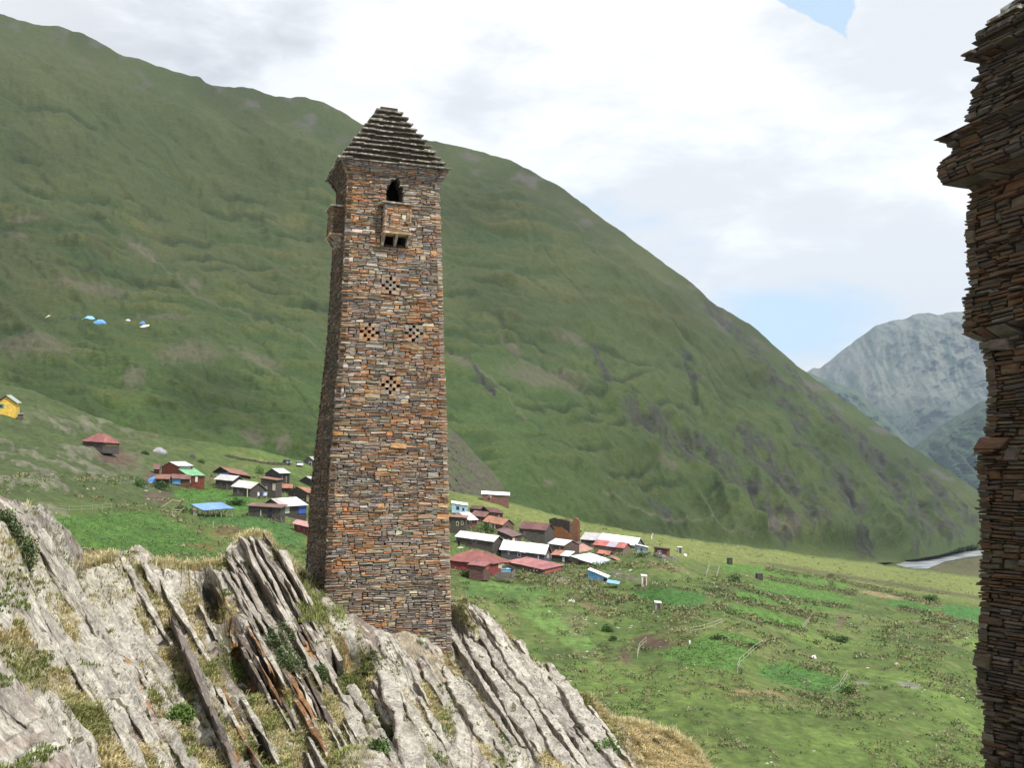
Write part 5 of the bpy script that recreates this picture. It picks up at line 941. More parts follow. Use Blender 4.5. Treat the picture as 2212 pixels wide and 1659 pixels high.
house(8, 'large house with silver-blue and white tin roof at the front of the right cluster', (415, 1102), (885, 1262), -4, 690, 6.5, 22, 110, 'shed', [(.5, (.78, .78, .81)), (1, (.33, .38, .47))], (.17, .12, .095), name='silver_house', openings=[('F', .2, .3, .3, .8, 'gap', (.05, .04, .04))])
house(8, 'narrow rusty roofed lean-to at the right end of the silver-blue roof', (960, 1110), (1115, 1185), -1, 1000, 3, 8, 50, 'shed', (.32, .14, .11), DSTONE, name='lean_to', cat='shed')
house(8, 'small bright blue shed with white roof below the village', (650, 1290), (935, 1408), -2, 690, 3, 12, 130, 'shed', [(1, (.74, .80, .82))], BLUEW, name='blue_shed', cat='shed', inset=.15, openings=[('F', .5, .78, .25, 1.0, 'panel', (.25, .27, .36)), ('F', .82, 1.0, .1, 1.0, 'gap', (.02, .02, .03))])
house(8, 'blue tarp canopy on crooked poles beside the bright blue shed', (915, 1470), (1090, 1500), -.4, 935, 2.2, 28, 90, 'shed', [(1, (.13, .36, .72))], DSTONE, name='tarp_canopy', cat='canopy', posts=2)
# ruined brown tower in the village
def ruin():
    x, y = C8(560, 900); Y = 292; B = P(x, y, Y); s = Y / F * .15525
    root = empty('ruined_tower', B + [-3, 3, 0], 'roofless brown ruined stone tower with broken jagged walls in the village', 'tower'); org = np.array(root.location)
    def w(p0, p1, tops, z0, th, col, nm):
        p0 = np.array(p0); p1 = np.array(p1); d = (p1 - p0) / np.linalg.norm(p1 - p0); n = np.array([-d[1], d[0], 0]) * th; m = MB(); k = len(tops)
        us = np.linspace(0, 1, 25); tp = np.interp(us, np.linspace(0, 1, k), tops) + np.array([HR.uniform(-.15, .15) for _ in us])
        V = []; 
        for u, t in zip(us, tp):
            c = p0 * (1 - u) + p1 * u; V += [c + [0, 0, z0], c + [0, 0, t], c + n + [0, 0, t - .1], c + n + [0, 0, z0]]
        Q = grid_faces(25, 4); m.add(V, np.concatenate([Q, [[0, 1, 2, 3], [99, 98, 97, 96]]])); o = m.build(nm, M_WALLF, root, org); o.color = (*col, 1)
    X = lambda cx, cy=0, dy=0: np.array([P(*C8(cx, 900), Y)[0], Y + dy, 0.0]); Z = lambda cy: float(P(*C8(500, cy), Y)[2])
    cr = (.20, .095, .055)
    w(X(425), X(550), [Z(640), Z(590), Z(575), Z(640)], Z(930), .8, (.17, .082, .05), 'wall')
    w(X(425), X(150, 0, 5), [Z(605), Z(600), Z(585), Z(570), Z(590)], Z(900), .7, (.085, .07, .058), 'wall')
    w(X(550), X(520, 0, 6), [Z(640), Z(570), Z(580)], Z(900), .7, cr, 'wall'); w(X(150, 0, 5), X(420, 0, 9), [Z(590), Z(600), Z(590)], Z(900), .6, cr, 'wall')
    w(X(50, 0, -1), X(430, 0, -3), [Z(740), Z(695), Z(690), Z(700), Z(740), Z(850)], Z(930), .9, (.20, .085, .042), 'fallen_wall')
ruin()
# stone yard with a blue tank
def yard():
    pts = [C7(905, 1320), C7(980, 1305), C7(1105, 1360), C7(1050, 1420), C7(920, 1420), C7(795, 1450)]; g = [P(x, y, gY(*C7(950, 1430)) - 12 + (4 if i in (0, 1) else 1.5 if i == 2 else 0)) for i, (x, y) in enumerate(pts)]
    root = empty('stone_yard', g[4], 'low stone yard wall curving beside the brick-red barn', 'wall'); org = np.array(root.location)
    for a, b in zip(g[:-1], g[1:]):
        m = MB(); m.hexa([a + [0, 0, -1.4], b + [0, 0, -1.4], b + [0, .5, -1.4], a + [0, .5, -1.4], a, b, b + [0, .5, 0], a + [0, .5, 0]]); o = m.build('wall', M_WALLF, root, org); o.color = (.15, .13, .11, 1)
    c = P(*C7(965, 1375), gY(*C7(950, 1430)) - 10.4); t = MB(); t.box(c + [0, 0, -.5], (1.9, 1.0, .9)); t.box(c + [0, 0, 0.0], (2.05, 1.15, .1)); t.box(c + [.35, -.2, .1], (.6, .5, .2), 0, (3.5, 2.2, 1.4)); o = t.build('water_tank', M_PLAIN, None, c); o.location = c; o.color = (.16, .38, .55, 1); o['label'] = 'light blue tank inside the curving stone yard'; o['category'] = 'tank'
yard()
# small buildings and boxes in the fields
def kiosk(cx, cy, w, h, label, col, roofc, dy=0.9, name='outhouse', cat='outhouse', door=(.1, .06, .05), lean=0):
    x, y = cx, cy; g = G(x, y); Y = g[1]; m = Y / F; W_ = w * m; H_ = h * m; root = empty(name, g, label, cat); org = np.array(root.location)
    b = MB(); b.box(g + [0, dy / 2, H_ / 2 - .2], (W_, dy, H_ + .4), lean); o = b.build('wall', M_PLAIN, root, org); o.color = (*col, 1)
    r = MB(); r.hexa([g + [-W_ * .58, -.12, H_ + .0], g + [W_ * .58, -.12, H_ - .12], g + [W_ * .58, dy + .12, H_ + .10], g + [-W_ * .58, dy + .12, H_ + .22], g + [-W_ * .58, -.12, H_ + .07], g + [W_ * .58, -.12, H_ - .05], g + [W_ * .58, dy + .12, H_ + .17], g + [-W_ * .58, dy + .12, H_ + .29]]); o = r.build('roof', M_PLAIN, root, org); o.color = (*roofc, 1)
    d = MB(); d.box(g + [W_ * .08, -.03, H_ * .45], (W_ * .5, .06, H_ * .8)); o = d.build('door', M_PLAIN, root, org); o.color = (*door, 1); h_ = MB(); h_.box(g + [W_ * .22, -.09, H_ * .45], (.05, .06, .14)); h_.build('handle', M_PANE, o, org)
kiosk(1392, 1266, 11, 21, 'white and brown outhouse standing alone right of the bright blue shed', (.62, .60, .55), (.8, .8, .8), door=(.20, .11, .08))
kiosk(1422, 1317, 13, 14, 'grey box-like outhouse with pale top in the middle garden', (.24, .24, .25), (.62, .6, .58))
kiosk(1577, 1220, 11, 13, 'small dark green kiosk standing in the bright upper plot', (.025, .055, .04), (.04, .08, .06), name='kiosk', cat='kiosk')
kiosk(1641, 1252, 14, 12, 'dark leaning field hut between the hedged plots', (.045, .04, .045), (.08, .07, .075), name='field_hut', cat='hut', lean=.3)
kiosk(1469, 1196, 9, 13, 'narrow grey outhouse right of the reddish stone hut', (.26, .27, .29), (.5, .5, .52))
def blobm(c, r, n=2, col=(1, 1, 1), seed=0, squash=(1, 1, 1)):
    th = np.linspace(0.05, np.pi - .05, 7); ph = np.linspace(0, 2 * np.pi, 11)[:-1]; rs_ = np.random.default_rng(seed); V = []
    for a in th:
        for b in ph: V.append(np.array([math.sin(a) * math.cos(b), math.sin(a) * math.sin(b), math.cos(a)]) * rs_.uniform(.8, 1.12))
    V = np.array(V) * np.array(squash) * r + np.array(c); Q = []
    for i in range(6):
        for j in range(10): Q.append([i * 10 + j, (i + 1) * 10 + j, (i + 1) * 10 + (j + 1) % 10, i * 10 + (j + 1) % 10])
    m = MB(); m.add(V, Q, T=[[0, i, i + 1] for i in range(1, 9)] + [[60, 60 + i + 1, 60 + i] for i in range(1, 9)], col=col); return m
def lump(x, y, r, label, col, cat, name, squash=(1, 1, .8), dz=0.0, ground='N', group=None, mat=None):
    g = G(x, y) if ground == 'N' else on_mountain(x, y); rm = r * g[1] / F; g[2] += rm * squash[2] * .7 + dz; m = blobm((0, 0, 0), rm, seed=int(x * 7 + y), squash=squash)
    o = m.build(name, mat or M_PLAIN, None); o.location = g; o.color = (*col, 1); o['label'] = label; o['category'] = cat
    if group: o['group'] = group
    return o
lump(1234, 1302, 7, 'white sack-like bundle lying in the rough grass under the blue shed', (.72, .72, .70), 'bundle', 'white_bundle', (1.1, .5, .6))
lump(1758, 1425, 5.5, 'round white bundle above the lower right plot', (.80, .80, .80), 'bundle', 'white_bundle', (1, 1, .9))
lump(1480, 1203, 4.5, 'small white heap beside the narrow grey outhouse', (.80, .80, .80), 'bundle', 'white_bundle', (1, 1, .8))
lump(1937, 1440, 5, 'pale brownish boulder alone in the right pasture', (.42, .33, .27), 'boulder', 'boulder', (1.1, .8, .9), mat=M_ROCK and M_WALLF)
# white upright stake things and posts in the fields, crooked fences
def post(x, y, h, label, col=(.5, .47, .42), r=.06, group=None, lean=(0, 0)):
    g = G(x, y); H_ = h * g[1] / F; m = MB(); m.bar((0, 0, -.4), (lean[0] * H_, lean[1] * H_, H_), r, n=5); o = m.build('post', M_WOOD, None); o.location = g; o.color = (*col, 1); o['label'] = label; o['category'] = 'post'
    if group: o['group'] = group
def fence(pts, label, col=(.28, .24, .19), step=2.6, h=1.05, rails=2, name='pole_fence', r=.032, y0=None):
    g = [G(x, y) for x, y in pts]; root = empty(name, g[0], label, 'fence'); org = np.array(root.location); L = 0; pr = None; posts = []
    for a, b in zip(g[:-1], g[1:]):
        n = max(1, int(np.linalg.norm(b - a) / step)); posts += [a * (1 - i / n) + b * i / n for i in range(n)]
    posts.append(g[-1])
    for i, p in enumerate(posts[:60]):
        t = p + [HR.uniform(-.12, .12), 0, h * HR.uniform(.8, 1.25)]; m = MB(); m.bar(p - [0, 0, .4], t, r * HR.uniform(.8, 1.3), n=5); o = m.build('post', M_WOOD, root, org); o.color = (*col, 1)
        if i:
            for k in range(rails):
                q0 = posts[i - 1] + [0, 0, h * (.45 + .45 * k)]; q1 = p + [0, 0, h * (.4 + .45 * k)]; m = MB(); m.bar(q0, q1, r * .7, n=4); o = m.build('rail', M_WOOD, root, org); o.color = (*col, 1)
c4 = lambda L: [C4(x, y) for x, y in L]
fence(c4([(785, 872), (800, 830), (845, 790), (880, 755), (928, 725)]), 'crooked pole fence climbing between the middle plots', (.42, .38, .30), rails=2)
fence(c4([(1315, 1000), (1350, 975), (1375, 935), (1400, 893)]), 'crooked pole fence closing the right end of the dark green lower plot', (.40, .35, .28))
fence(c4([(525, 655), (600, 638), (660, 620), (700, 600)]), 'long pale branch fence above the bare earth patch', (.45, .41, .32), rails=2)
fence(c4([(230, 790), (240, 745), (280, 705)]), 'short bent pole fence by the bare earth patch', (.42, .38, .32), 2.2)
fence(c4([(1145, 640), (1175, 600), (1200, 565)]), 'little pole fence at the end of the narrow hedged plot', (.42, .38, .32))
fence(c4([(610, 335), (632, 270)]), 'left pole fence beside the dug beds', (.40, .36, .28), 3); fence(c4([(668, 350), (685, 290)]), 'right pole fence beside the dug beds', (.40, .36, .28), 3)
fence(c4([(360, 810), (480, 835), (620, 872), (720, 890)]), 'low wire and pole fence along the lower edge of the middle plots', (.17, .16, .12), 3, .7, 1)
fence(c4([(930, 775), (1060, 805), (1170, 840), (1240, 870)]), 'low wire and pole fence above the dark green lower plot', (.17, .16, .12), 3, .8, 1)
fence(c4([(1150, 955), (1240, 975), (1320, 1000)]), 'low wire fence below the dark green lower plot', (.22, .2, .15), 3, .7, 1)
fence([(105, 1105), (150, 1108), (200, 1105), (240, 1100)], 'thin post fence along the top of the left potato plot', (.30, .27, .22), 3.2, 1.0, 2)
fence([C6(945, 1290), C6(1100, 1320), C6(1250, 1345)], 'wire fence on dark posts below the left village', (.13, .12, .1), 3, 1.0, 1)
fence([C6(800, 1140), C6(980, 1120), C6(1180, 1110)], 'rail fence along the front of the blue tarpaulin shelter', (.42, .38, .33), 2, .9, 2)
post(*C6(945, 1290), 13, 'pale post standing at the start of the wire fence'); post(*C6(1355, 925), 19, 'tall pale pole leaning on the pinkish-grey roofed house', (.5, .42, .28), .1)
post(1493 - 3, 1392, 8, 'short white post in the bare earth patch', (.8, .8, .8), .12)
for (x, y, l) in ((1528, 1590, 'thin grey stake among the scrub, left of the two pasture stakes'), (1734, 1568, 'thin pale stake among the scrub, right of the two pasture stakes')): post(x, y, 14, l, (.3, .28, .22), .035)
# broken frame of poles
def poles(x, y, label, L, name='drying_rack'):
    g = G(x, y); root = empty(name, g, label, 'rack'); org = np.array(root.location); s = g[1] / F * .17856
    for (a, b, c, d) in L:
        m = MB(); m.bar(g + [a * s, HR.uniform(-.5, .5), b * s], g + [c * s, HR.uniform(-.5, .5), d * s], .07, n=5); o = m.build('pole', M_WOOD, root, org); o.color = (.42, .36, .26, 1)
poles(*C6(490, 1165), 'collapsed rack of pale poles on the brown bank', [(-70, 40, 0, 10), (0, 10, 80, 110), (-60, 20, -30, 120), (-10, 20, 10, 100), (40, 30, 70, 100), (-60, 60, 60, 70), (-50, 95, 75, 90), (-20, 0, -60, 60)])
poles(*C6(340, 1040), 'bent pair of long pale poles above the collapsed rack', [(-10, 0, 100, 85), (100, 85, 215, 70), (30, -55, 70, 10)])
# stacked timber, tarps, cars on the slope
def timber():
    a = G(*C6(170, 222)); b = G(*C6(395, 222)); b[1] = a[1]; root = empty('timber_stack', a, 'long low stack of brown timber on the slope above the red-brown house', 'timber'); org = np.array(root.location)
    for k in range(4):
        for j in range(2):
            m = MB(); m.bar(a + [0, j * .5, .25 + .26 * k], b + [0, j * .5, .2 + .26 * k], .14, n=7); o = m.build('log', M_WOOD, root, org); o.color = (.30 - .03 * k, .19, .12, 1)
timber()
def tarp(x0, x1, y, h, label, col, ground='M', name='tarp_tent', dd=3.0, ends=(.3, .3), lean=0):
    f = on_mountain if ground == 'M' else G; a = f(x0, y); b = P(x1, y, a[1]); H_ = h * a[1] / F; c = (a + b) / 2; n = 13; V = []
    for i in range(n):
        u = i / (n - 1); e = min(1, u / max(ends[0], .01) * .6 + .35, (1 - u) / max(ends[1], .01) * .6 + .35); q = a * (1 - u) + b * u
        for (dy, hz) in ((0, -.3), (.15, .35), (dd / 2, 1.0), (dd - .15, .4), (dd, -.3)):
            V.append(q + [HR.uniform(-.1, .1), dy, (hz * H_ * e if hz > 0 else -.6) + HR.uniform(-.08, .08) + lean * u * H_])
    m = MB(); m.add(np.array(V) - c, np.concatenate([grid_faces(n, 5), [[0, 1, 2, 3]], [[(n - 1) * 5, (n - 1) * 5 + 1, (n - 1) * 5 + 2, (n - 1) * 5 + 3]]])); o = m.build(name, M_PLAIN, None); o.location = c; o.color = (*col, 1); o['label'] = label; o['category'] = 'tent'
tarp(152, 180, 690, 12, 'dark tent with pale top at the left end of the herders\' camp', (.05, .055, .06)); tarp(158, 170, 683, 4, 'small pale sheet thrown over the dark camp tent', (.7, .75, .75), dd=1.5)
tarp(177, 206, 693, 11, 'light blue tarpaulin tent beside the dark camp tent', (.22, .44, .66)); tarp(201, 227, 698, 9, 'deeper blue tarpaulin tent right of the light blue one', (.12, .30, .62))
tarp(299, 312, 698, 6, 'small blue tarp at the right end of the camp', (.10, .22, .60)); tarp(302, 328, 706, 6, 'cream coloured low tent at the right end of the camp', (.72, .66, .52)); tarp(270, 281, 692, 3, 'tiny whitish sheet lying between the camp tents', (.6, .55, .5), dd=1)
tarp(98, 110, 688, 8, 'tiny pale canvas hut high on the left slope', (.45, .42, .30)); tarp(*[C6(a, 0)[0] for a in (170, 355)], C6(0, 385)[1], 13, 'grey tarpaulin-covered heap above the red-brown house', (.25, .25, .28), 'N'); tarp(*[C6(a, 0)[0] for a in (430, 490)], C6(0, 440)[1], 3, 'small pale sheet lying by the grey heap', (.55, .55, .55), 'N', dd=1)
tarp(*[C6(a, 0)[0] for a in (645, 705)], C6(0, 475)[1], 13, 'narrow dark stack behind the red-brown house', (.05, .045, .045), 'N', 'dark_stack', 1.5, (.01, .01))
tarp(*[C6(a, 0)[0] for a in (150, 345)], C6(0, 715)[1], 10, 'bright blue tarpaulin draped at the left end of the rusty shed', (.09, .24, .60), 'N', dd=2, lean=-.3)
def car(x, y, L, label, col, name='parked_car', rz=0.3):
    g = G(x, y); root = empty(name, g, label, 'car'); R = Vector; l = L; w = 1.75; h = 1.55
    def sect(prof, y0, y1):
        m = MB(); n = len(prof); V = [(a, y0, b) for a, b in prof] + [(a, y1, b) for a, b in prof]; i = np.arange(n); j = (i + 1) % n
        m.add(V, np.stack([i, j, j + n, i + n], -1), T=[[0, k, k + 1] for k in range(1, n - 1)] + [[n, n + k + 1, n + k] for k in range(1, n - 1)]); return m
    body = sect([(-l / 2, .35), (l / 2, .35), (l / 2, .85), (l * .3, .95), (-l * .48, .98), (-l / 2, .8)], -w / 2, w / 2).build('body', M_PLAIN, root); body.color = (*col, 1)
    cab = sect([(-l * .45, .96), (l * .24, .96), (l * .12, h), (-l * .38, h)], -w / 2 + .12, w / 2 - .12).build('cabin', M_PANE, root)
    rf = MB(); rf.box((-l * .13, 0, h + .02), (l * .5, w - .2, .06)); o = rf.build('car_roof', M_PLAIN, root); o.color = (*col, 1)
    for sx in (-.32, .3):
        for sy in (-1, 1):
            m = MB(); m.bar((l * sx, sy * (w / 2 - .1), .34), (l * sx, sy * (w / 2 + .03), .34), .34, n=12); o = m.build('wheel', M_PANE, root); k = MB(); k.bar((l * sx, sy * (w / 2), .34), (l * sx, sy * (w / 2 + .05), .34), .18, n=8); kk = k.build('rim', M_PLAIN, o); kk.color = (.4, .4, .42, 1)
    for sy in (-.55, .55): m = MB(); m.box((l / 2 + .02, sy, .7), (.06, .3, .16)); o = m.build('headlight', M_PLAIN, root); o.color = (.8, .8, .75, 1)
    root.rotation_euler = (0, 0, rz)
car(*C6(1982, 548), 3.6, 'white car parked beside the grey house', (.82, .84, .86), rz=-1.15); car(*C6(1838, 528), 3.4, 'dark blue-grey car parked left of the white one', (.05, .09, .11), rz=-1.0)
# flag-like white cloth on a pole
g = G(*C8(1556, 960)); root = empty('cloth_pole', g, 'pole with a white cloth behind the reddish stone hut', 'pole'); m = MB(); m.bar((0, 0, -.5), (0, 0, 3.6), .05, n=5); m.build('pole', M_WOOD, root).color = (.3, .28, .25, 1)
m = MB(); m.add([(-.35, 0, 1.9), (.05, .05, 2.1), (.12, .1, 3.0), (.35, 0, 3.7), (-.02, -.05, 3.6), (-.3, .05, 2.7), (-.33, .1, 1.9), (.07, .15, 2.1), (.14, .2, 3.0), (.37, .1, 3.7), (0, .05, 3.6), (-.28, .15, 2.7)], [[0, 1, 2, 5], [2, 3, 4, 5], [6, 11, 8, 7], [8, 11, 10, 9], [0, 5, 11, 6], [1, 0, 6, 7], [2, 1, 7, 8], [3, 2, 8, 9], [4, 3, 9, 10], [5, 4, 10, 11]]); m.build('cloth', M_PLAIN, root).color = (.85, .84, .8, 1)
# laundry on a line in front of the pinkish-grey roofed house
a = G(*C6(1480, 935)); b = G(*C6(1650, 935)); b[1] = a[1]; root = empty('washing_line', a, 'washing line with white, dark and blue clothes by the stone houses', 'washing line'); org = np.array(root.location)
for q in (a, b): m = MB(); m.bar(q - [0, 0, .4], q + [0, 0, 1.4], .05, n=5); m.build('post', M_WOOD, root, org).color = (.3, .26, .2, 1)
m = MB(); m.bar(a + [0, 0, 1.35], b + [0, 0, 1.3], .012, n=4); m.build('line', M_WOOD, root, org).color = (.4, .4, .4, 1)
for u, c in ((.1, (.8, .8, .82)), (.26, (.04, .04, .07)), (.4, (.05, .05, .09)), (.55, (.10, .14, .25)), (.7, (.5, .6, .75)), (.84, (.6, .7, .8)), (.93, (.8, .8, .8))):
    q = a * (1 - u) + b * u; m = MB(); m.hexa([q + [-.22, -.02, .55], q + [.2, -.03, .6], q + [.2, 0, .6], q + [-.22, .01, .55], q + [-.24, -.015, 1.32], q + [.24, -.015, 1.32], q + [.24, .015, 1.32], q + [-.24, .015, 1.32]]); m.build('garment', M_PLAIN, root, org).color = (*c, 1)
# person by the weathered byre
def skin(name, vs, es, rad, root, col, mat=None):
    me = bpy.data.meshes.new(name); me.from_pydata(vs, es, []); o = bpy.data.objects.new(name, me); COL.objects.link(o); o.parent = root
    md = o.modifiers.new('skin', 'SKIN'); md.use_smooth_shade = True
    for v, r in zip(me.skin_vertices[0].data, rad): v.radius = (r, r)
    me.skin_vertices[0].data[0].use_root = True; s = o.modifiers.new('sub', 'SUBSURF'); s.levels = 1; s.render_levels = 1; me.materials.append(mat or M_PLAIN); o.color = (*col, 1); return o
g = G(*C7(262, 1052)); root = empty('person', g, 'person with dark hair and white shirt standing below the weathered byre', 'person')
sk = [(0, 0, .95), (0, 0, 1.2), (0, 0, 1.42), (0, -.01, 1.52), (0, -.02, 1.66), (.17, 0, 1.4), (.24, -.02, 1.12), (.24, -.14, .9), (-.17, 0, 1.4), (-.24, -.02, 1.12), (-.25, -.12, .88), (.1, 0, .88), (.11, -.01, .48), (.12, .02, .08), (.12, -.14, .04), (-.1, 0, .88), (-.12, -.02, .48), (-.13, .02, .08), (-.13, -.14, .04)]
se = [(0, 1), (1, 2), (2, 3), (3, 4), (2, 5), (5, 6), (6, 7), (2, 8), (8, 9), (9, 10), (0, 11), (11, 12), (12, 13), (13, 14), (0, 15), (15, 16), (16, 17), (17, 18)]; sr = [.13, .13, .13, .055, .10, .06, .042, .032, .06, .042, .032, .085, .06, .045, .035, .085, .06, .045, .035]
for sgn, base_i in ((1, 7), (-1, 10)):
    bx_, by_, bz_ = sk[base_i]; n0 = len(sk); sk.append((bx_, by_ - .04, bz_ - .05)); se.append((base_i, n0)); sr.append(.03)
    for f_, (dx, L_) in enumerate(((-.03, .06), (-.01, .075), (.01, .07), (.03, .055))): sk.append((bx_ + dx, by_ - .06, bz_ - .07 - L_)); se.append((n0, len(sk) - 1)); sr.append(.009)
    sk.append((bx_ - sgn * .05, by_ - .07, bz_ - .07)); se.append((n0, len(sk) - 1)); sr.append(.011)
skin('body', sk, se, sr, root, (.40, .26, .18))
skin('shirt', [(0, 0, .98), (0, 0, 1.2), (0, 0, 1.43), (.18, 0, 1.4), (.245, -.02, 1.12), (-.18, 0, 1.4), (-.245, -.02, 1.12)], [(0, 1), (1, 2), (2, 3), (3, 4), (2, 5), (5, 6)], [.17, .165, .15, .085, .065, .085, .065], root, (.8, .8, .8))
skin('trousers', [(0, 0, .95), (.1, 0, .86), (.11, -.01, .48), (.12, .01, .1), (-.1, 0, .86), (-.12, -.02, .48), (-.13, .01, .1)], [(0, 1), (1, 2), (2, 3), (0, 4), (4, 5), (5, 6)], [.165, .11, .085, .065, .11, .085, .065], root, (.05, .05, .07))
m = blobm((0, .02, 1.70), .125, squash=(.95, 1.1, 1)); o = m.build('hair', M_PLAIN, root); o.color = (.02, .015, .012, 1)
m = MB(); m.box((0, -.125, 1.64), (.03, .04, .05)); [m.box((sx, -.115, 1.67), (.025, .02, .012), 0, (.05, .05, .05)) for sx in (-.035, .035)]; m.box((0, -.112, 1.60), (.05, .015, .012), 0, (.5, .3, .3)); o = m.build('face', M_PLAIN, root); o.color = (.42, .27, .19, 1)
lump(*C7(290, 1068), 5.5, 'pale heap on the grass at the standing person\'s feet', (.5, .5, .48), 'heap', 'pale_heap', (1.3, .8, .4))
# low dry-stone walls
def drywall(pts, label, h=.8, col=(.13, .115, .10)):
    g = [G(x, y) for x, y in pts]; root = empty('dry_stone_wall', g[0], label, 'wall'); org = np.array(root.location); rs_ = np.random.default_rng(len(pts)); V = []; Q = []; Cc = []; k = 0
    for a, b in zip(g[:-1], g[1:]):
        L = np.linalg.norm(b - a); d = (b - a) / L; s = 0
        while s < L:
            w = rs_.uniform(.35, .9); z = 0
            while z < h * rs_.uniform(.7, 1.1):
                t = rs_.uniform(.18, .34); c = a + d * (s + w / 2) + [0, rs_.uniform(-.05, .05), z + t / 2 - .1]; m = np.array([[-1, -1, -1], [1, -1, -1], [1, 1, -1], [-1, 1, -1], [-1, -1, 1], [1, -1, 1], [1, 1, 1], [-1, 1, 1]]) * np.array([w * .48, .25, t * .48]) * rs_.uniform(.85, 1.05, (8, 3)); V.append(c + m - org); Q.append(np.array([[0, 3, 2, 1], [4, 5, 6, 7], [0, 1, 5, 4], [1, 2, 6, 5], [2, 3, 7, 6], [3, 0, 4, 7]]) + k); k += 8; z += t; Cc.append(np.tile(np.array(col) * rs_.uniform(.7, 1.5), (8, 1)))
            s += w
    link('wall_stones', mesh_np('wall_stones', np.concatenate(V), np.concatenate(Q), None, np.concatenate(Cc)), M_STONE, root, kind='stuff')
drywall([C8(1580, 1095), C8(1700, 1140), C8(1880, 1175)], 'low dry-stone wall running right from the reddish stone hut', .9, (.20, .19, .17))
drywall([C6(1080, 425), C6(1300, 470), C6(1600, 520), C6(1850, 535)], 'long low retaining wall below the parked cars', .7, (.07, .06, .05))
drywall([C7(1620, 1350), C7(1720, 1400)], 'short tumbled stone wall beside the pinkish-red roof', .7)

# ------------------------------------------------------------ plants
def blades(pos, length, col, rs, per=12, width=0.018, spread=0.12, lean=0.55, updir=(0, 0, 1)):
    """tufts of thin bent blades: returns V, Q, T, C"""
    n = len(pos); b = np.repeat(pos, per, 0); N = len(b); L = np.repeat(length, per) * rs.uniform(.5, 1.1, N); a = rs.uniform(0, 2 * np.pi, N); ln = rs.uniform(.15, 1, N) * lean
    d = np.stack([np.cos(a), np.sin(a), 0 * a], -1); side = np.stack([-np.sin(a), np.cos(a), 0 * a], -1); w = width * rs.uniform(.6, 1.3, N)
    b = b + d * (rs.uniform(0, spread, N))[:, None]; up = np.array(updir)
    p0 = b; p1 = b + up * (L * .55)[:, None] + d * (L * ln * .3)[:, None]; p2 = b + up * (L * (1 - .35 * ln))[:, None] + d * (L * ln * .95)[:, None]
    V = np.stack([p0 - side * w[:, None], p0 + side * w[:, None], p1 + side * w[:, None] * .7, p1 - side * w[:, None] * .7, p2], 1).reshape(-1, 3)
    i = np.arange(N)[:, None] * 5; Q = i + np.array([0, 1, 2, 3]); T = i + np.array([3, 2, 4]); C = np.repeat(np.repeat(col, per, 0) * rs.uniform(.75, 1.25, (N, 1)), 5, 0); return V, Q, T, C
rs = np.random.default_rng(31)
pt = RP.reshape(-1, 3); gx = RPX.reshape(-1); gy = RPY.reshape(-1); wgt = RGZ.reshape(-1) * (gy < 1720) * (gx > -30) * (gx < 1560)
wgt = wgt * (0.25 + sst(-.3, .5, fbm(pt[:, 0] * 1.3, pt[:, 2] * 1.3, 3, 5))) * np.clip(pt[:, 1] / 25, .3, 2)
idx = rs.choice(len(pt), 20000, p=wgt / wgt.sum()); pp = pt[idx]; f = sst(-.2, .4, fbm(pp[:, 0] * .7, pp[:, 2] * .7, 3, 9))[:, None]
yel = sst(1300, 1380, gx[idx])[:, None]
col = np.array([.47, .40, .21]) * (1 - f) + np.array([.24, .25, .09]) * f; col = col * (1 - yel) + np.array([.48, .39, .20]) * yel
V, Q, T, C = blades(pp - ROUT * .03, rs.uniform(.07, .24, len(pp)), col * rs.uniform(.7, 1.2, (len(pp), 1)), rs, 9, .010, .13, 1.1, (0.15, -0.35, .85))
link('dry_grass', mesh_np('dry_grass', V, Q, T, C, False), M_BLADE, kind='stuff', label='straw-coloured dry grass tufts growing in the rock gullies', category='grass')
# a thin fringe along the crest and stray green tufts
cw = ((gy - np.interp(gx, CREST[:, 0], CREST[:, 1])) < 9) * (gx > -20) * (gx < 1540) * (0.02 + zone(gx, gy, [(210, 1216, 50, 20, 0), (400, 1222, 90, 16, 0), (545, 1160, 60, 26, 0), (650, 1240, 50, 40, 50), (1430, 1600, 120, 60, 20)]))
idx = rs.choice(len(pt), 1500, p=cw / cw.sum()); V, Q, T, C = blades(pt[idx] - [0, 0, .05], rs.uniform(.12, .36, 1500), np.tile([.52, .46, .26], (1500, 1)), rs, 14, .009, .15, .8)
link('crest_grass', mesh_np('crest_grass', V, Q, T, C, False), M_BLADE, kind='stuff', label='pale dry grass fringing the crest of the rocks', category='grass')
ww = (gy < 1700) * (gx > -30) * (gx < 1350) * (RDZ.reshape(-1) * .6 + .10) * sst(0.1, .6, fbm(pt[:, 0] * 1.1 + 5, pt[:, 2] * 1.1, 3, 15))
idx = rs.choice(len(pt), 1900, p=ww / ww.sum()); V, Q, T, C = blades(pt[idx], rs.uniform(.05, .14, 1900), np.tile([.13, .165, .045], (1900, 1)) * rs.uniform(.6, 1.3, (1900, 1)), rs, 14, .014, .14, 1.0)
link('green_tufts', mesh_np('green_tufts', V, Q, T, C, False), M_BLADE, kind='stuff', label='small green plants and moss cushions on the rocks', category='plants')
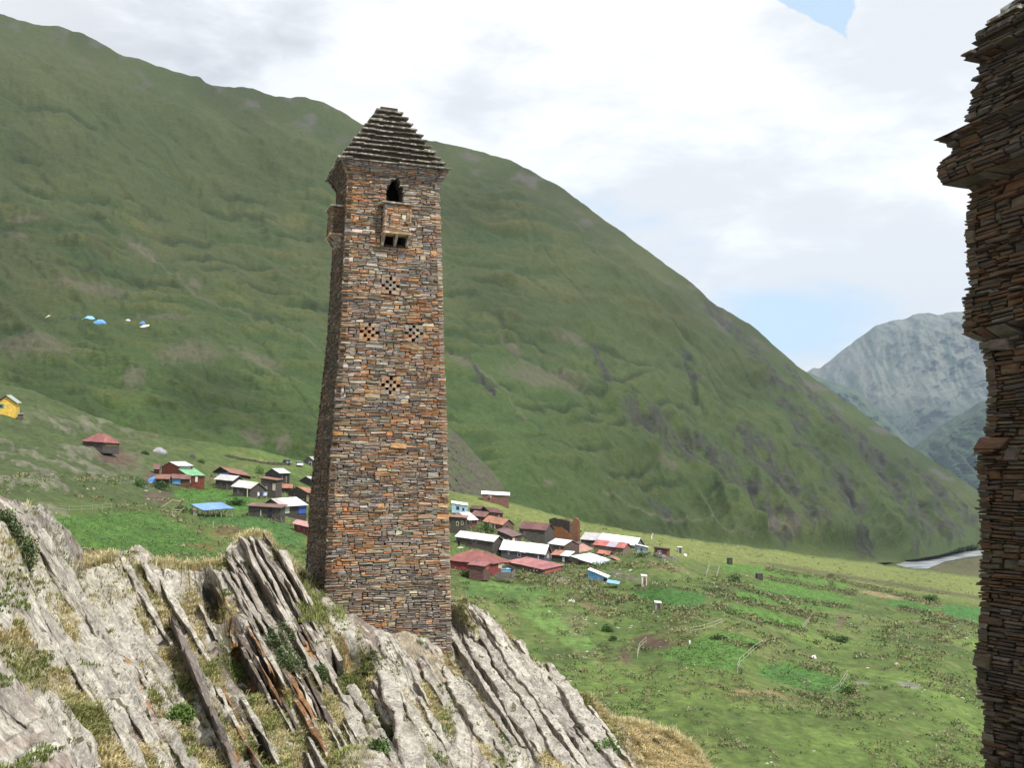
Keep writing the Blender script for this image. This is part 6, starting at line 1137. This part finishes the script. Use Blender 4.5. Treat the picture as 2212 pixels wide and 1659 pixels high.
def leaf_cloud(c, r, n, size, rs, col, flat=1.0, hollow=.35):
    d = rs.normal(size=(n, 3)); d /= np.linalg.norm(d, axis=1)[:, None]; rad = (hollow + (1 - hollow) * rs.random(n) ** .6); cl = rs.integers(0, 9, n); off = rs.uniform(-.45, .45, (9, 3)); rr = np.asarray(r)
    p = c + (d * rad[:, None] * .72 + off[cl]) * rr; p[:, 2] = np.maximum(p[:, 2], c[2] - rr[2] * .8)
    u = rs.normal(size=(n, 3)); u /= np.linalg.norm(u, axis=1)[:, None]; v = np.cross(u, rs.normal(size=(n, 3))); v /= np.linalg.norm(v, axis=1)[:, None]; s = size * rs.uniform(.5, 1.3, n)[:, None]
    V = np.stack([p - u * s, p - v * s * .45, p + u * s, p + v * s * .45], 1).reshape(-1, 3); Q = np.arange(n)[:, None] * 4 + np.arange(4)
    C = np.repeat(np.array(col) * (.7 + .6 * hsh(cl, 1, 3))[:, None] * rs.uniform(.75, 1.3, (n, 1)), 4, 0); return V, Q, C
def shrub(c, r, label, col, n, size, name='shrub', group=None):
    c = np.array(c, float); root = empty(name, c, label, 'shrub', group); V, Q, C = leaf_cloud(np.array([0, 0, r[2] * .6]), r, n, size, rs, col)
    link('foliage', mesh_np('foliage', V, Q, None, C), M_LEAF, root)
    m = MB()
    for k in range(7): a = k * .9 + rs.random(); m.bar((0, 0, -.15 * r[2]), (math.cos(a) * r[0] * .6, math.sin(a) * r[1] * .6, r[2] * rs.uniform(.6, 1.1)), .018 * r[2] + .008, (.10, .07, .045), .006, 5)
    m.build('stems', M_WOOD, root).color = (1, 1, 1, 1)
for (x, y, rx, rz, lab, col) in [(30, 1170, .34, .40, 'dark green shrub at the top of the left rock gully', (.055, .085, .030)), (52, 1215, .36, .42, 'dark green shrub lowest in the left rock gully', (.050, .080, .028)), (12, 1145, .25, .28, 'small green shrub at the very left edge of the rocks', (.070, .10, .035)),
        (600, 1405, .50, .55, 'green shrub in the dark cleft left of the tower', (.060, .095, .032)), (628, 1452, .46, .5, 'spreading green shrub just below the cleft shrub', (.065, .10, .035)), (690, 1470, .30, .3, 'small low green shrub on the rocks under the tower', (.06, .09, .03)),
        (1312, 1640, .42, .45, 'bright green bush among the dry grass at the lower right of the rocks', (.085, .16, .03)), (395, 1560, .28, .25, 'bright green tuft-like bush beside the long dark rock fin', (.11, .18, .04)), (860, 1590, .3, .3, 'green bush at the foot of the broad slab below the tower', (.07, .11, .035)), (820, 1630, .26, .3, 'low green bush near the bottom edge of the rocks', (.07, .12, .035))]:
    q = rock_at(x, y) + ROUT * .15; shrub(q - [0, 0, rz * .4], (rx, rx * .8, rz), lab, col, 900, .045)
gr = 'bushes among the village gardens'
VB = [(*C7(640, 800), 17, 12, 'dark bush in front of the rust-orange roofed house'), (*C7(740, 830), 9, 7, 'small bush right of the dark bush by the rust-orange house'), (*C7(560, 1490), 26, 9, 'low bush left below the red annex'), (*C7(340, 1480), 20, 8, 'low nettle clump beside the tower, below the brick-red barn'), (*C6(1500, 640), 12, 13, 'green bush behind the dark ruinous house'), (*C6(790, 530), 9, 8, 'grey-green bush right of the red-brown house'),
      (*C6(110, 420), 10, 8, 'bush left of the grey heap'), (*C6(60, 800), 20, 12, 'dark bush below the blue-draped shed'), (*C6(330, 830), 22, 12, 'dark bushes under the brown roofed sheds'), (*C6(1250, 1010), 26, 9, 'overgrown green bush above the patched-roof house'), (*C6(560, 1100), 14, 12, 'bush left of the blue tarpaulin shelter'), (*C8(1420, 1120), 16, 7, 'weedy bush below the pale blue boarded house'),
      (*C4(60, 640), 15, 9, 'round bush left of the bare earth patch'), (*C4(90, 690), 10, 6, 'small bush at the edge of the bare earth patch'), (*C4(680, 690), 18, 8, 'dark bush between the middle plots'), (*C4(870, 730), 14, 6, 'low bush at the top of the climbing pole fence'), (*C4(770, 370), 20, 13, 'tall green bush right of the dug beds'), (*C4(1300, 340), 10, 6, 'round bush at the end of the upper plots'), (*C4(1400, 990), 22, 12, 'bush clump at the right end of the lower plot'), (*C4(1860, 470), 18, 8, 'bush on the edge of the far right plot'), (*C4(1370, 700), 22, 8, 'spreading bush in the middle right pasture')]
for x, y, wpx, hpx, lab in VB:
    q = G(x, y); m = q[1] / F; shrub(q, (wpx * m, wpx * m * .7, hpx * m), lab, (.045 + .02 * rs.random(), .088 + .03 * rs.random(), .026), 420, .22 * max(1, wpx * m / 1.6) * .8, 'bush', gr)
# rough scrub and weeds over the near pasture: one mass
def scrub():
    pt = GP.reshape(-1, 3); gx = GPX.reshape(-1); gy = GPY.reshape(-1); ok = (gx > -30) & (gx < 2200) & (gy < 1700) & (gy > 1090 - 60 * (gx < 700))
    plots = np.zeros(len(gx), bool)
    for poly, c, r in PLOTS[:14]: plots |= ipoly(gx, gy, poly)
    w = ok * (pt[:, 1] ** 1.1) * (.12 + sst(-.2, .6, fbm(pt[:, 0] / 14, pt[:, 1] / 22, 4, 61))) * (1 - .92 * plots) * 1.0; bare_ = zone(gx, gy, [(1408, 1388, 55, 22, 8)]); w = w * (1 - bare_); hd = np.min([seg_dist(gx, gy, L_) for L_ in HEDGES], 0); w = w * np.where(pt[:, 1] > 260, .1, 1); w = w + ok * pt[:, 1] ** 1.1 * 2.2 * (1 - sst(2, 7, hd))
    n = 7500; idx = rs.choice(len(pt), n, p=w / w.sum()); base = pt[idx]; kind = rs.random(n) + .12 + .35 * fbm(base[:, 0] / 12, base[:, 1] / 12, 3, 66); per = 18; Vs = []; 
    R = rs.uniform(.3, .95, n) * np.clip(base[:, 1] / 150, .6, 1.6); N = n * per; b = np.repeat(base, per, 0); Rr = np.repeat(R, per)
    d = rs.normal(size=(N, 3)) * np.array([.55, .5, .22]); p = b + d * Rr[:, None]; p[:, 2] = b[:, 2] + np.abs(d[:, 2]) * Rr + .05
    u = rs.normal(size=(N, 3)); u[:, 2] = np.abs(u[:, 2]) + .6; u /= np.linalg.norm(u, axis=1)[:, None]; v = np.cross(u, rs.normal(size=(N, 3))); v /= np.linalg.norm(v, axis=1)[:, None]; s = Rr * rs.uniform(.2, .42, N)
    V = np.stack([p - v * s[:, None] * .5, p + v * s[:, None] * .5, p + u * s[:, None]], 1).reshape(-1, 3)
    cc = np.where(kind[:, None] < .35, [.085, .125, .042], np.where(kind[:, None] < .6, [.13, .165, .06], np.where(kind[:, None] < .85, [.21, .20, .12], [.19, .165, .085]))) * rs.uniform(.8, 1.2, (n, 1))
    C = np.repeat(np.repeat(cc, per, 0) * rs.uniform(.75, 1.25, (N, 1)), 3, 0)
    link('scrub', mesh_np('scrub', V, None, np.arange(N * 3).reshape(-1, 3), C), M_LEAF, kind='stuff', label='low weeds and scrub scattered over the pasture and garden edges', category='scrub')
    # crop leaves in the plots
    w = ok * 1.0 * plots * (gx > 0) * pt[:, 1]; n = 9000; idx = rs.choice(len(pt), n, p=w / w.sum()); base = pt[idx] + rs.uniform(-.5, .5, (n, 3)) * [1, 1.5, 0]; per = 5
    V, Q, T, C = blades(base, rs.uniform(.10, .24, n), np.tile([.10, .21, .045], (n, 1)), rs, per, .07, .35, 1.4)
    link('crops', mesh_np('crops', V, Q, T, C), M_LEAF, kind='stuff', label='leafy potato and vegetable rows filling the garden plots', category='crops')
    # scattered pale stones in the pasture
    n = 230; w = ok * pt[:, 1] * (sst(.25, .6, fbm(pt[:, 0] / 20, pt[:, 1] / 20, 3, 77)) + .05 + 3 * zone(gx, gy, [(1975, 1485, 50, 14, 8), (2060, 1365, 60, 20, 10), (250, 1010, 120, 40, 20), (180, 940, 150, 30, 20)])) * (1 - plots); idx = rs.choice(len(pt), n, p=w / w.sum())
    R = rs.uniform(.08, .32, n) * np.clip(pt[idx][:, 1] / 160, .5, 1.4); box = np.array([[-1, -1, -.6], [1, -1, -.6], [1, 1, -.6], [-1, 1, -.6], [-.6, -.6, .6], [.7, -.5, .5], [.6, .6, .7], [-.6, .7, .5]])
    V = (pt[idx][:, None] + box[None] * R[:, None, None] * rs.uniform(.6, 1.2, (n, 8, 3)) * [1.2, 1, .6]).reshape(-1, 3); Q = (np.array([[4, 5, 6, 7], [0, 1, 5, 4], [1, 2, 6, 5], [2, 3, 7, 6], [3, 0, 4, 7]])[None] + 8 * np.arange(n)[:, None, None]).reshape(-1, 4)
    link('field_stones', mesh_np('field_stones', V, Q, None, np.repeat(np.array([.34, .32, .28]) * rs.uniform(.6, 1.3, (n, 1)), 8, 0)), M_STONE, kind='stuff', label='loose pale stones strewn over the pasture', category='stones')
scrub()
# grass and weeds round the tower foot
pts = [rock_at(x, y) + ROUT * .1 for x, y in zip(rs.uniform(650, 745, 240), rs.uniform(1255, 1350, 240))]
V, Q, T, C = blades(np.array(pts), rs.uniform(.15, .4, len(pts)), np.tile([.16, .18, .06], (len(pts), 1)) * rs.uniform(.7, 1.5, (len(pts), 1)), rs, 16, .012, .2, .8)
link('foot_grass', mesh_np('foot_grass', V, Q, T, C), M_BLADE, kind='stuff', label='green and straw grass growing at the left foot of the tower', category='grass')

# ------------------------------------------------------------ haze
bpy.context.view_layer.update()
lo = np.array([1e9] * 3); hi = -lo
for o in SC.objects:
    if o.type != 'MESH' or len(o.data.vertices) < 4 or o.parent: continue
    bb = np.array([o.matrix_world @ Vector(c) for c in o.bound_box]); lo = np.minimum(lo, bb.min(0)); hi = np.maximum(hi, bb.max(0))
lo -= np.array([20, 20, 1.0]); hi += np.array([20, 20, 6.0]); lo[1] = min(lo[1], -60); print('haze', lo, hi)
m = MB(); m.hexa([(lo[0], lo[1], lo[2]), (hi[0], lo[1], lo[2]), (hi[0], hi[1], lo[2]), (lo[0], hi[1], lo[2]), (lo[0], lo[1], hi[2]), (hi[0], lo[1], hi[2]), (hi[0], hi[1], hi[2]), (lo[0], hi[1], hi[2])])
hm = bpy.data.materials.new('haze'); hm.use_nodes = True; t = hm.node_tree; t.nodes.clear(); pv = t.nodes.new('ShaderNodeVolumePrincipled'); ou = t.nodes.new('ShaderNodeOutputMaterial'); t.links.new(pv.outputs[0], ou.inputs['Volume'])
pv.inputs['Density'].default_value = HAZE_DENSITY; pv.inputs['Color'].default_value = (0.62, 0.78, 0.98, 1); pv.inputs['Anisotropy'].default_value = 0.25
if HAZE_DENSITY > 0: m.build('haze', hm, None, kind='stuff', label='thin bluish mountain air over the whole valley', category='haze')
SC.cycles.volume_max_steps = 64; SC.cycles.volume_bounces = 0
